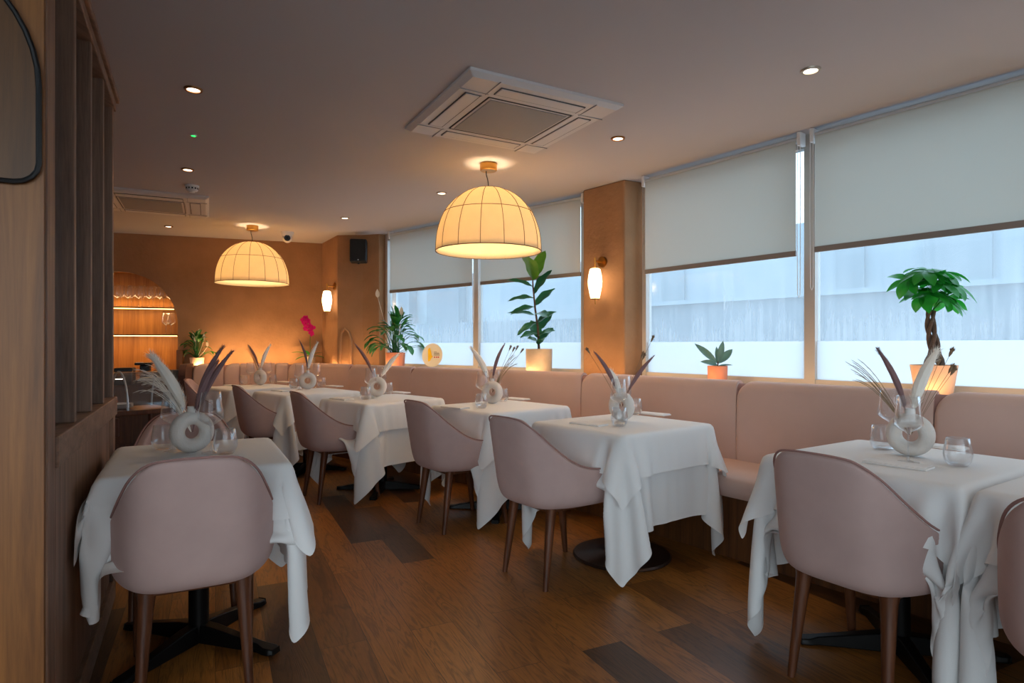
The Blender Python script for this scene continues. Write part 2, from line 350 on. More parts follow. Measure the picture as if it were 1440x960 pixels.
# the rear wall, behind the camera, has an unseen glazed front added to brighten the room: low wall, head and end walls around one wide clear window
rx0, rx1, rz0, rz1 = -3.2, 3.4, .25, 2.45
rear = struct(MB().box(-6, RW_X+.1, -1.8, -1.7, 0, rz0).box(-6, RW_X+.1, -1.8, -1.7, rz1, ZC).box(-6, rx0, -1.8, -1.7, rz0, rz1).box(rx1, RW_X+.1, -1.8, -1.7, rz0, rz1).make('wall_rear', M['plaster'], smooth=False))
m = MB()
for x in np.linspace(rx0+.03, rx1-.03, 5): m.box(x-.03, x+.03, -1.79, -1.72, rz0, rz1)
m.box(rx0, rx1, -1.78, -1.73, rz0, rz0+.05); m.box(rx0, rx1, -1.78, -1.73, rz1-.05, rz1)
wr = struct(m.make('window_6', M['alu'], smooth=False)); MB().box(rx0, rx1, -1.757, -1.754, rz0, rz1).make('window_pane', M['sheet_clear'], wr, smooth=False)
portal(Vector((rx0, -1.70)), Vector((rx1, -1.70)), rz0, rz1, Vector((0, -1)))
struct(slab('wall_right', rw, (RW_X, -1.7), 0, ZC, .1, M['plaster']))
struct(slab('wall_far_left', (-5.9, -1.7), (-5.9, 6.6), 0, ZC, .1, M['plaster']))
# back wall with the arched bar niche cut out of it
QC, QR_, ZS = -2.065, .62, 1.45
pts = [(-4.6, 0), (QC-QR_, 0), (QC-QR_, ZS)]+[(QC-QR_*cos(pi*i/24), ZS+QR_*sin(pi*i/24)*1.03) for i in range(1, 24)]+[(QC+QR_, ZS), (QC+QR_, 0), (.30, 0), (.30, ZC), (-4.6, ZC)]
def plane_poly(name, pts, th, mat, parent=None):
    n = len(pts); vs = [(*bw(q, 0), z) for q, z in pts]+[(*bw(q, th), z) for q, z in pts]
    return MB().add(vs, [tuple(range(n)), tuple(range(n, 2*n))[::-1]]+[(i, n+i, n+(i+1) % n, (i+1) % n) for i in range(n)]).make(name, mat, parent, smooth=False)
wb = struct(plane_poly('wall_back', pts, .10, M['plaster']))
MB().prism([bw(QC-.72, .36), bw(QC+.72, .36), bw(QC+.72, .40), bw(QC-.72, .40)], 0, 2.2).make('niche_backing', M['niche'], wb, smooth=False)
for q in (QC-.70, QC+.66): MB().prism([bw(q, .10), bw(q+.04, .10), bw(q+.04, .36), bw(q, .36)], 0, 2.2).make('niche_side', M['niche'], wb, smooth=False)
MB().prism([bw(QC-.72, .10), bw(QC+.72, .10), bw(QC+.72, .36), bw(QC-.72, .36)], 2.2, 2.24).make('niche_top', M['niche'], wb, smooth=False)
# piers
pl = [(-2.53, 8.14), (-2.146, 7.52), (-1.83, 7.50), (-1.618, 7.44), (-1.52, 7.50), (-1.46, 7.70), (-2.3, 8.5)]
wc = struct(MB().prism(pl, 0, ZC).make('wall_corner', M['plaster'], smooth=False))
MB().tube([(-2.12, 7.505, .9), (-2.10, 7.503, 1.30), (-2.085, 7.50, 1.36), (-2.05, 7.50, 1.40), (-2.0, 7.497, 1.36), (-1.975, 7.495, 1.26), (-1.965, 7.494, .9)], .018, 8).make('plaster_arch_moulding', M['plaster'], wc)
pr = [(.621, 5.34), (.917, 4.99), (1.112, 5.092), (1.05, 5.5), (.80, 5.58)]
bevel(struct(MB().prism(pr, 0, ZC).make('wall_pillar', M['plaster'], smooth=False)), .012)
# wall under the windows and the ledge behind the bench
ZL = .93
jl = on(545, NL, GL); jr = on(911, NR, GR)
struct(MB().prism([jl+DL*.3, GB, GB+NL*.15, jl+NL*.15+DL*.3], 0, ZL).make('wall_window_left', M['plaster'], smooth=False))
struct(MB().prism([GB, rw, rw+NR*.15, GB+NR*.15], 0, ZL).make('wall_window_right', M['plaster'], smooth=False))
# ---------------------------------------------------------------- windows
def bar(mb, p0, p1, z0, z1, n, d0, d1): p0, p1 = Vector(p0), Vector(p1); mb.prism([p0+n*d0, p1+n*d0, p1+n*d1, p0+n*d1], z0, z1)
FILM_Z, WT = 1.225, 2.50
def window(idx, a, b, n, w0=.03, w1=.03):
    d = (b-a).normalized(); f = MB()
    bar(f, a, a+d*w0, ZL, ZC, n, -.035, .035); bar(f, b-d*w1, b, ZL, ZC, n, -.035, .035)
    bar(f, a+d*w0, b-d*w1, ZL, ZL+.05, n, -.03, .03); bar(f, a+d*w0, b-d*w1, WT-.03, ZC, n, -.03, .03)
    o = struct(f.make('window_%d' % idx, M['alu'], smooth=False))
    g = MB(); bar(g, a+d*w0, b-d*w1, ZL+.05, WT-.03, n, .004, .005); g.make('window_pane', M['pane'], o, smooth=False)
    g = MB(); bar(g, a+d*w0, b-d*w1, ZL+.05, FILM_Z, n, -.006, -.005); g.make('privacy_film', M['film'], o, smooth=False)
    return o
m1, m2 = on(672, NL, GL), on(1141, NR, GR)
e1 = on(824, NL, GL)
window(1, jl, m1-DL*0, NL, .045, .035); window(2, m1, e1, NL, .04, .03)
b3 = m2+DR*1.36; b4 = b3+DR*1.4
window(3, jr-DR*.03, m2, NR, .04, .03); window(4, m2, b3, NR, .04, .03); window(5, b3, b4, NR, .03, .03)
struct(MB().prism([b4, rw, rw+NR*.1, b4+NR*.1], ZL, ZC).make('wall_window_end', M['plaster'], smooth=False))
# daylight through the window openings is sampled from the sky by these portals
portal(jl, e1, FILM_Z-.3, 1.86, NL); portal(jr, b4, FILM_Z-.3, 1.80, NR)

def blind(a, b, n, dist, zb, label, chain_end, chain_z):
    off = n*(dist); d = (b-a).normalized(); L = (b-a).length
    t = thing('roller_blind', label, 'blind', (a.x, a.y, WT+.0), math.atan2(d.y, d.x), 'roller blinds on the windows')
    MB().tube([(0, 0, 0), (L, 0, 0)], .021, 14).make('roller_tube', M['tube'], t)
    zz = zb-WT; f = MB(); s = 1
    f.grid([[(x, -.0215-.002*sin(x*5)*(z/zz), z) for z in [-.006, zz*.25, zz*.5, zz*.75, zz]] for i, x in enumerate(np.linspace(.02, L-.02, 14))])
    f.make('blind_fabric', M['blind'], t); 
    MB().box(.02, L-.02, -.028, -.014, zz-.022, zz+.012).make('bottom_bar', M['bar'], t, smooth=False)
    
    for bx in (0, L): br = MB(); br.box(bx-.012, bx+.012, -.03, .04, -.04, .045); bevel(br.make('bracket', M['white'], t, smooth=False))
    x = L-.0 if chain_end else 0.0
    c = MB(); c.tube([(x+.012, -.03, 0), (x+.014, -.03, (chain_z-WT)*.5), (x+.012, -.03, chain_z-WT)], .0022, 5); c.tube([(x-.006, -.03, 0), (x-.008, -.03, (chain_z-WT)*.5), (x-.004, -.03, chain_z-WT), (x+.004, -.03, chain_z-WT-.02), (x+.012, -.03, chain_z-WT)], .0022, 5); c.make('pull_chain', M['white'], t)
BLR, BLL = 3.80, 4.50
def ob(px, n, d): return on(px, n, d)
blind(ob(549, NL, BLL), ob(668, NL, BLL), NL, 0, 1.835, 'grey roller blind on the window behind the peace lily, beside the speaker', True, 1.45)
blind(ob(676, NL, BLL), ob(821, NL, BLL), NL, 0, 1.835, 'grey roller blind above the fiddle leaf fig', False, 1.45)
blind(ob(907, NR, BLR), ob(1126, NR, BLR), NR, 0, 1.785, 'grey roller blind above the small pale leaved potted plant', True, 1.52)
blind(ob(1144, NR, BLR), ob(1476, NR, BLR), NR, 0, 1.795, 'large grey roller blind above the braided money tree', False, 1.56)
blind(ob(1482, NR, BLR), b4-NR*.12, NR, 0, 1.795, 'grey roller blind outside the picture, past the money tree window', True, 1.56)

# ---------------------------------------------------------------- outside
struct(MB().prism([(-16, -14), (16, -14), (26, 6), (8, 34), (-16, 30)], -.3, -.2).make('ground', M['asphalt'], smooth=False))
def outwall(n, d, px0, px1, z1, th, mat, name='facade'):
    a, b = on(px0, n, d), on(px1, n, d); return struct(MB().prism([a, b, b+n*th, a+n*th], -.2, z1).make(name, mat, smooth=False))
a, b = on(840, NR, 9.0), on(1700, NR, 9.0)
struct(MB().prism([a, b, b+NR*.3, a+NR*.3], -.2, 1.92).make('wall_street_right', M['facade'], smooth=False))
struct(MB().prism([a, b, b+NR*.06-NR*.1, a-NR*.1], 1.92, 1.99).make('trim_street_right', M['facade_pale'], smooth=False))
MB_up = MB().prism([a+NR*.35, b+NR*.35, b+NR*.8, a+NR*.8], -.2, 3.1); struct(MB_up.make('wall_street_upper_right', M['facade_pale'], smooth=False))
a, b = on(480, NL, 10.3), on(860, NL, 10.3); struct(MB().prism([a, b, b+NL*.3, a+NL*.3], -.2, 2.9).make('wall_street_upper_left', M['facade_pale'], smooth=False))
a, b = on(500, NL, 9.8), on(860, NL, 9.8)
struct(MB().prism([a, b, b+NL*.3, a+NL*.3], -.2, 1.72).make('wall_street_left', M['facade'], smooth=False))
for px0, px1, z in ((600, 645, 3.4), (560, 575, 3.2)):
    a, b = on(px0, NL, 10.0), on(px1, NL, 10.0)
    struct(MB().prism([a, b, b+NL*.25, a+NL*.25], -.2, z).make('wall_street_tower', M['facade'], smooth=False))
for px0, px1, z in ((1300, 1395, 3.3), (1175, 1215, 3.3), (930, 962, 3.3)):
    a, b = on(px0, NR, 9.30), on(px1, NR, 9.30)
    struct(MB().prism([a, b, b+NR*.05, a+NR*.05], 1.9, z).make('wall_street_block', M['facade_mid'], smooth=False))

# ---------------------------------------------------------------- wooden screen and near wall
S0, S1, SZ = 1.90, 3.44, 2.37
def sbox(mb, s0, s1, d0, d1, z0, z1): mb.prism([scr(s0, d0), scr(s1, d0), scr(s1, d1), scr(s0, d1)], z0, z1)
f = MB(); sbox(f, S0+.12, S1, -.045, -.012, .06, .86)
ws = struct(f.make('wall_screen', M['screen'], smooth=False))
for s, w in ((S0+.06, .12), (2.37, .035), (2.72, .035), (3.07, .035), (3.42, .04)):
    f = MB(); w = w if w < .1 else .098; s = s if w < .09 else s+.011; z0 = .955 if 2.2 < s < 3.3 else 0; sbox(f, s-w/2, s+w/2, -.055 if w < .09 else -.10, .0 if w < .09 else .004, z0, SZ-.05); bevel(f.make('post', M['screen'], ws, smooth=False), .003)
f = MB(); sbox(f, S0+.12, S1+.02, -.055, .012, .87, .955); bevel(f.make('middle_rail', M['screenx'], ws, smooth=False), .004)
f = MB(); sbox(f, S0+.02, S1+.02, -.06, .008, SZ-.06, SZ); sbox(f, S0+.02, S1+.02, -.065, .022, SZ-.02, SZ+.01); bevel(f.make('top_rail', M['screenx'], ws, smooth=False), .004)
f = MB(); sbox(f, S0+.12, S1+.02, -.05, .006, 0, .10); bevel(f.make('bottom_rail', M['screenx'], ws, smooth=False), .004)
f = MB(); sbox(f, S0+.12, S0+.2, -.05, .004, .10, .87); sbox(f, S1-.06, S1+.02, -.05, .004, .10, .87); bevel(f.make('panel_stile', M['screen'], ws, smooth=False), .004)
for s in (2.37, 2.72, 3.07, 3.42):
    f = MB(); sbox(f, s-.333, s-.018, -.034, -.033, .955, SZ-.06); f.make('screen_glass', M['sheet'], ws, smooth=False)
# near oak wall, facing the camera
c0 = scr(S0, 0)
def nw(q, d=0): return c0-NP*q-WP*d          # q leftwards along the wall, d towards the camera
nwall = struct(MB().prism([nw(0), nw(1.6), nw(1.6, -.02), nw(0, -.02)], 0, ZC).make('wall_near_left', M['oak'], smooth=False))
r, cq, zb, zs = .35, .358, 1.60, 1.84
out = []
for i in range(25): a = pi*i/24; out.append((cq-r*cos(a), zs+r*sin(a)))
out += [(cq+r, zb+.05)]+[(cq+r-.05+.05*cos(a), zb+.05-.05*sin(a)) for a in (pi/8, pi/4, 3*pi/8, pi/2)]
out += [(cq-r+.05-.05*sin(a), zb+.05-.05*cos(a)) for a in (0, pi/8, pi/4, 3*pi/8, pi/2)]
t = thing('arched_panel', 'arched wooden panel with a black rim on the near oak wall', 'panel', (*nw(cq, .004), zb))
L2 = lambda q, d, z: Vector((*(nw(q, d)-nw(cq, .004)), z-zb))
n_ = len(out); g = MB().add([L2(q, .008, z) for q, z in out]+[L2(q, .001, z) for q, z in out], [tuple(range(n_)), tuple(range(n_, 2*n_))[::-1]]+[(i, (i+1) % n_, n_+(i+1) % n_, n_+i) for i in range(n_)])
g.make('wooden_inset', M['oakdark'], t, smooth=False)
MB().tube([L2(q, .010, z) for q, z in out+out[:2]], .0065, 8).make('black_rim', M['black'], t)
# room beyond the screen
struct(slab('wall_bar_side', (-4.1, 1.0), (-4.9, 6.0), 0, ZC, .1, M['plaster']))

# ---------------------------------------------------------------- bench (banquette)
def smoothpath(pts, cuts):
    out = []
    for i, p in enumerate(pts):
        c = cuts.get(i, 0)
        if c:
            a = (pts[i-1]-p).normalized()*c+p; b = (pts[i+1]-p).normalized()*c+p
            for k in range(9): u = k/8; out.append(a*(1-u)**2+p*2*u*(1-u)+b*u*u)
        else: out.append(p)
    return out
class Path:
    def __init__(s, pts):
        s.p = pts; s.L = [0]
        for a, b in zip(pts, pts[1:]): s.L.append(s.L[-1]+(b-a).length)
        ns = []
        for a, b in zip(pts, pts[1:]): d = (b-a).normalized(); ns.append(Vector((-d.y, d.x)))   # room side on the left of the run
        s.n = [ns[0]]+[((x+y)/(1+x.dot(y))) for x, y in zip(ns, ns[1:])]+[ns[-1]]
    def pt(s, u, off):
        u = max(0, min(s.L[-1], u)); i = max(0, min(len(s.L)-2, int(np.searchsorted(s.L, u, 'right'))-1))
        t = (u-s.L[i])/(s.L[i+1]-s.L[i]); n = s.n[i].lerp(s.n[i+1], t); return s.p[i].lerp(s.p[i+1], t)+n*off
    def stops(s, u0, u1, step=.06):
        k = sorted({u0, u1}|{x for x in s.L if u0 < x < u1}|set(np.linspace(u0, u1, max(2, int((u1-u0)/step)+1)))); return [k[0]]+[x for i, x in enumerate(k[1:], 1) if x-k[i-1] > 1e-5]
    def s_of_px(s, px):                       # arc length where the sight line of column px crosses the run
        best = None
        for i in range(len(s.p)-1):
            a, b = s.p[i], s.p[i+1]; r_ = ray(px); fa, fb = a.x-r_*a.y, b.x-r_*b.y
            if fa*fb <= 0 and a.y > .2: best = s.L[i]+(b-a).length*abs(fa)/(abs(fa)+abs(fb)+1e-9)
        return best
BR_, BL_, BB_ = 3.50, 4.13, 8.19
r0 = meet(NR, BR_, Vector((1, 0)), 3.75)
bc = meet(NR, BR_, NL, BL_); cc = meet(NL, BL_, NB, BB_); le = on(271, NB, BB_)
path_pts = smoothpath([r0, bc, cc, le], {1: .25, 2: .30})
BP = Path(path_pts)
if (BP.pt(.5, .3)-Vector((0, 0))).length > (BP.pt(.5, -.3)).length: BP.n = [-x for x in BP.n]
BT = .975
def sweep_panel(name, u0, u1, prof, mat, parent, round_left=0, recess=0, zt=BT, step=.06):
    rows = []; st = BP.stops(u0, u1, step)
    if round_left: st = sorted(set(st)|{u1-round_left*(1-cos(a)) for a in np.linspace(0, pi/2, 9)})
    for u in st:
        dz = 0
        if round_left and u > u1-round_left: x = u-(u1-round_left); dz = round_left-math.sqrt(max(0, round_left**2-x*x))
        e = min(u-u0, u1-u); ins = .014*(1-min(1, e/.02))**2 if e < .02 else 0
        rows.append([(*BP.pt(u, o-recess-ins if o > 0 else o-recess), (z-dz if z > .6 else z)) for o, z in prof])
    m = MB().grid(rows, wrap=True); k = len(prof); o = 0
    m.f += [tuple(range(k)), tuple(range((len(rows)-1)*k, len(rows)*k))[::-1]]; m.mi += [0, 0]
    return m.make(name, mat, parent, angle=50)
tb = .05
backprof = [(-.06, .42), (.04, .42), (.05, .47), (.054, .62), (.054, .75), (.05, BT-tb), (.045, BT-.025), (.03, BT-.008), (.01, BT), (-.02, BT), (-.045, BT-.012), (-.06, BT-.04)]
bn = thing('banquette', 'long pink upholstered wall bench running under all the windows and along the back wall', 'bench', (bc.x, bc.y, 0))
bn_w = lambda o: setattr(o, 'location', (-bc.x, -bc.y, 0))
us = [0]+[BP.s_of_px(p) for p in (1317, 1040, 821, 581, 494, 457, 405, 387, 337, 315)]+[BP.L[-1]]
print('bench stops', [None if u is None else round(u, 2) for u in us])
us = [u for u in us if u is not None]
for i in range(len(us)-1):
    o = sweep_panel('back_cushion', us[i]+.002, us[i+1]-.002, backprof, M['bench'], bn, round_left=.11 if i not in (5, 7, 8) else .03, recess=0); bn_w(o)
    # each cushion starts a little behind its neighbour's rounded corner
    if i: 
        me = o.data
coreprof = [(-.055, .42), (.024, .42), (.026, .75), (.024, BT-.055), (.016, BT-.03), (.0, BT-.018), (-.03, BT-.02), (-.055, BT-.04)]
o = sweep_panel('back_core', 0, BP.L[-1]-.01, coreprof, M['velvet_pipe'], bn); bn_w(o)  # darker core colour puts the shade of the seams between cushions
us2 = [0, us[1]+.2, us[2]+.3, us[3]+.1, (us[3]+us[4])/2, us[4]+.3, us[5]+.4]+[BP.L[-1]]
seatprof = [(.04, .36), (.50, .36), (.515, .38), (.52, .42), (.515, .455), (.50, .47), (.46, .478), (.04, .478)]
# seats run along the whole bench; the inner corner is mitred
def sweep_simple(name, u0, u1, prof, mat): 
    rows = [[(*BP.pt(u, o), z) for o, z in prof] for u in BP.stops(u0, u1, .2)]; k = len(prof); m = MB().grid(rows, wrap=True)
    m.f += [tuple(range(k)), tuple(range((len(rows)-1)*k, len(rows)*k))[::-1]]; m.mi += [0, 0]; o = m.make(name, mat, bn, angle=50); bn_w(o); return o
for a, b in zip(us2, us2[1:]): sweep_simple('seat_cushion', a+.003, b-.003, seatprof, M['bench'])
sweep_simple('plinth', 0, BP.L[-1], [(-.03, 0), (.43, 0), (.43, .36), (-.03, .36)], M['cabinet'])
# dark rounded end of the bench next to the bar
ea, eb = BP.pt(BP.L[-1], -.07), BP.pt(BP.L[-1], .50); dirv = (eb-ea); LL = dirv.length; dirv.normalize(); sd = -EB
endo = [(0, 0), (LL, 0), (LL, .86)]+[(LL-.14+.14*cos(a), .84+.14*sin(a)) for a in np.linspace(.1, pi/2, 8)]+[(0, .98)]
m = MB(); k = len(endo); m.add([(*(ea+dirv*x), z) for x, z in endo]+[(*(ea+dirv*x+sd*.07), z) for x, z in endo], [tuple(range(k)), tuple(range(k, 2*k))[::-1]]+[(i, k+i, k+(i+1) % k, (i+1) % k) for i in range(k)])
o = m.make('dark_end_panel', M['brownvelvet'], bn); bevel(o, .012); bn_w(o); o['label'] = 'dark brown rounded bench end'
# ledge behind the bench
lp = []
f = MB(); st = BP.stops(0, BP.L[-1], .5)
ledge = [BP.pt(u, -.075) for u in st]+[bw(-1.44), bw(.26), Vector((-2.53, 8.14)), Vector((-2.146, 7.52)), Vector((-1.83, 7.50)), Vector((-1.618, 7.44)), jl+NL*.0, e1, Vector((.621, 5.34)), Vector((.917, 4.99)), jr, rw-NR*.0]
struct(f.prism(ledge, ZL-.03, ZL).make('trim_1', M['ledge'], smooth=False))
# warm strip lights lying on the ledge behind the bench
def led_run(u0, u1, wn, step=1.0, k=1.0):
    n = max(1, int((u1-u0)/step)); 
    for i in range(n):
        a, b = u0+(u1-u0)*i/n, u0+(u1-u0)*(i+1)/n
        strip_light('bench_strip_light', BP.pt(a, -.10), BP.pt(b, -.10), ZL+.012, P_LED*k, (wn.x*.5, wn.y*.5, 1))
sb, scn = BP.s_of_px(853), BP.s_of_px(440)
led_run(.4, sb, NR, 1.5, .45); led_run(sb, scn-.1, NL, 1.5, .7); led_run(scn+.2, BP.L[-1], NB, .8, 2.4)
m = MB(); m.grid([[(*BP.pt(u, -.088), ZL+.002), (*BP.pt(u, -.098), ZL+.002)] for u in BP.stops(.05, BP.L[-1]-.02, .2)])
tag(m.make('strip_light', M['led'], None), 'thin warm light strip glowing on the ledge behind the pink bench', 'light strip')
# ---------------------------------------------------------------- ceiling things
def cassette(c, ax, label):
    t = thing('ceiling_air_conditioner', label, 'air conditioner', (c.x, c.y, ZC-.036), math.atan2(ax.y, ax.x), 'ceiling cassette air conditioners')
    h = .475
    def ring(mb, a, b, za, zb): mb.add([(-a, -a, za), (a, -a, za), (a, a, za), (-a, a, za), (-b, -b, zb), (b, -b, zb), (b, b, zb), (-b, b, zb)], [(0, 1, 5, 4), (1, 2, 6, 5), (2, 3, 7, 6), (3, 0, 4, 7)])
    m = MB(); ring(m, h, h, .036, .022); ring(m, h, h-.03, .022, .004); ring(m, h-.03, .275, .004, 0); ring(m, .275, .27, 0, .006); m.add([(-.27, -.27, .006), (.27, -.27, .006), (.27, .27, .006), (-.27, .27, .006)], [(0, 1, 2, 3)][::-1])
    bevel(m.make('panel', M['acwhite'], t, smooth=False), .006)
    m = MB(); m.box(-.245, .245, -.245, .245, -.004, .004); m.make('intake_grille', M['grille'], t, smooth=False)
    m = MB()
    for i in range(4):
        T = Matrix.Rotation(i*pi/2, 4, 'Z'); m.box(-.265, .265, -.266, -.263, -.0015, .008, T=T)
    m.make('grille_gap', M['slot'], t, smooth=False)
    m = MB(); m.box(-.259, .259, -.259, .259, .000, .002); m.make('grille_frame', M['acwhite'], t, smooth=False)
    for i in range(4):
        T = Matrix.Rotation(i*pi/2, 4, 'Z'); m = MB()
        m.box(-.262, .262, -.403, -.398, -.0015, .004, T=T); m.box(-.262, .262, -.318, -.313, -.0015, .004, T=T); m.box(-.264, -.261, -.403, -.313, -.0015, .004, T=T); m.box(.261, .264, -.403, -.308, -.0015, .004, T=T)
        m.make('air_slot', M['slot'], t, smooth=False)
        m = MB(); m.box(-.258, .258, -.398, -.318, -.004, .003, T=T@Matrix.Translation((0, 0, .0))); bevel(m.make('louvre', M['acwhite'], t, smooth=False), .003)
        m = MB(); m.box(-.30, -.297, -.458, -.285, -.0012, .004, T=T); m.make('corner_joint', M['grille'], t, smooth=False)
        m = MB(); m.box(.297, .30, -.458, -.285, -.0012, .004, T=T); m.make('corner_joint', M['grille'], t, smooth=False)
l_, t_, r_ = at(570, 187, ZC-.03), at(662, 104, ZC-.03), at(878, 152, ZC-.03)
cassette((l_+r_)/2, l_-t_, 'large white square ceiling air conditioner behind the lit window pendant')
pa, pb = at(294, 281, ZC-.03), at(294, 307.5, ZC-.03)
cassette((pa+pb)/2-NP*.475, pb-pa, 'white ceiling air conditioner partly hidden by the wooden screen')

def lamp(o, typ, loc, e, colr, size=.05, spot=None, parent=None):
    l = bpy.data.lights.new(o, typ); l.energy = e; l.color = colr
    if typ == 'SPOT': l.spot_size = R(spot); l.spot_blend = .7
    l.shadow_soft_size = size
    x = bpy.data.objects.new(o, l); col.objects.link(x); x.location = loc
    if parent: x.parent = parent
    return x
dl = [(272, 125, 'bronze', 'recessed downlight with a bronze ring, closest to the wooden screen top'), (264, 238, 'bronze', 'recessed downlight just behind the smoke detector, seen from below beside the green indicator'),
      (237, 318, 'bronze', 'small recessed downlight near the back wall above the bar niche'), (485, 306, 'white', 'small recessed downlight in front of the black wall speaker'),
      (621, 271, 'white', 'small recessed downlight above and left of the window pendant'), (869, 194, 'bronze', 'recessed downlight in front of the plaster pillar'),
      (1140, 98, 'white', 'recessed downlight with a pale ring near the window blinds')]
dl[1] = (264, 238, 'bronze', 'recessed downlight between the green indicator and the smoke detector')
M['pale_ring'] = simple('pale_metal_ring', (190, 176, 160), .35, metal=.6); M['bronze_ring'] = simple('bronze_ring', (150, 104, 62), .35, metal=.8)
for px, py, kind, lab in dl:
    p = at(px, py, ZC); t = thing('downlight', lab, 'downlight', (p.x, p.y, ZC), 0, 'recessed downlights')
    MB().lathe([(.046, .012), (.046, -.004), (.043, -.009), (.033, -.009), (.031, .010)], 28).make('ring', M['bronze_ring' if kind == 'bronze' else 'pale_ring'], t)
    MB().lathe([(.033, -.004), (.018, -.003), (.0005, -.002)], 20).make('lens', M['lens'], t)
    o = lamp('downlight_light', 'SPOT', (0, 0, -.02), P_DOWN, (1, .74, .48), .03, 95, t)
p = at(272, 190, ZC); t = thing('emergency_indicator', 'tiny green glowing emergency indicator in the ceiling', 'indicator light', (p.x, p.y, ZC))
MB().lathe([(.022, 0), (.022, -.004), (.014, -.006)], 20).make('ring', M['white'], t); MB().lathe([(.014, -.005), (.001, -.009)], 16).make('lens', M['green'], t)
p = at(270, 261, ZC); t = thing('smoke_detector', 'white round smoke detector on the ceiling', 'smoke detector', (p.x, p.y, ZC))
MB().lathe([(.055, 0), (.055, -.012), (.050, -.016)], 28, closed=True).make('base', M['white'], t)
MB().lathe([(.047, -.014), (.047, -.035), (.040, -.046), (.022, -.052), (.02, -.058), (.001, -.06)], 28).make('sensor_head', M['white'], t)
m = MB()
for i in range(12): m.box(.0465, .0485, -.006, .006, -.033, -.02, T=Matrix.Rotation(i*pi/6, 4, 'Z'))
m.make('vent_slot', M['dark'], t, smooth=False)
p = at(404, 326, ZC); t = thing('security_camera', 'white dome security camera on the ceiling by the back wall', 'security camera', (p.x, p.y, ZC))
MB().lathe([(.075, 0), (.075, -.02), (.066, -.045), (.058, -.06)], 32).make('housing', M['white'], t)
MB().ball((0, 0, -.075), .056, 20, 12).make('eyeball', M['white'], t)
dv = Vector((-p.x, -p.y, -.9)).normalized(); c = Vector((0, 0, -.075))
MB().tube([c+dv*.03, c+dv*.060], .036, 20).make('lens', M['black'], t); MB().tube([c+dv*.058, c+dv*.064], .015, 16).make('lens_glass', M['blackmetal'], t)

for x, y, lab in ((-.70, .55, 'added recessed downlight over the near table beside the screen, outside the picture'), (2.3, 1.9, 'added recessed downlight over the bench, outside the picture'), (.2, .2, 'added recessed downlight above the viewer, outside the picture')):  # unseen downlights added to light the near wall and front of the room
    r_ = [o for o in bpy.data.objects if o.name.startswith('downlight') and o.type == 'EMPTY'][0]; q = dup(r_, (x, y, ZC), 0, lab)
def pendant(px, py, label):
    p = at(px, py, ZC); t = thing('pendant_lamp', label, 'lamp', (p.x, p.y, ZC), 0, 'fabric dome pendant lamps'); Rr = .392; zr = 1.895-ZC
    MB().lathe([(.001, 0), (.062, 0), (.064, -.004), (.064, -.050), (.058, -.056), (.001, -.056)][::-1], 32).make('ceiling_canopy', M['brass'], t)
    ztop = zr+1.21*Rr
    MB().tube([(-.018, 0, -.055), (-.016, 0, -.085), (-.006, 0, -.12), (-.002, 0, ztop*.7-.02), (0, 0, ztop+.0)], .0035, 6).make('cord', M['black'], t)
    prof = [(1, 0), (.996, .12), (.985, .25), (.966, .37), (.94, .47), (.895, .60), (.84, .72), (.76, .84), (.66, .95), (.555, 1.035), (.45, 1.10), (.33, 1.155), (.24, 1.18)]
    nr = 15; seg = nr*4; m = MB(); rows = []
    for r_, z in prof:
        rows.append([Vector((Rr*r_*(1-.012*sin(pi*((k % 4)/4)))*cos(2*pi*k/seg), Rr*r_*(1-.012*sin(pi*((k % 4)/4)))*sin(2*pi*k/seg), zr+Rr*z)) for k in range(seg)])
    m.grid(rows, wrap=True); sh = m.make('shade', M['shade'], t, angle=80); mod(sh, 'SOLIDIFY', thickness=.002)
    for k in range(nr):
        a = 2*pi*k/nr; MB().tube([(Rr*r_*1.004*cos(a), Rr*r_*1.004*sin(a), zr+Rr*z) for r_, z in prof], .0022, 5).make('rib', M['seam'], sh)
    for hh, rr, w in ((0, 1.002, .0035), (.72, .842, .0022), (1.18, .24, .003)):
        MB().tube([(Rr*rr*cos(a), Rr*rr*sin(a), zr+Rr*hh) for a in np.linspace(0, 2*pi, 61)], w, 5, cap=False).make('hoop', M['seam'], sh)
    MB().tube([(0, 0, ztop), (0, 0, zr+.33)], .016, 12).make('lamp_holder', M['brass'], t)
    MB().ball((0, 0, zr+.13), .055, 18, 12).make('bulb', M['bulb'], t)
    lamp('pendant_light', 'POINT', (0, 0, zr+.245), P_BULB, (1, .74, .44), .06, parent=t)
    return t
pendant(687, 230, 'cream fabric dome pendant lamp hanging over the table beside the fiddle leaf fig')
pendant(355, 317.5, 'cream fabric dome pendant lamp hanging near the back wall')

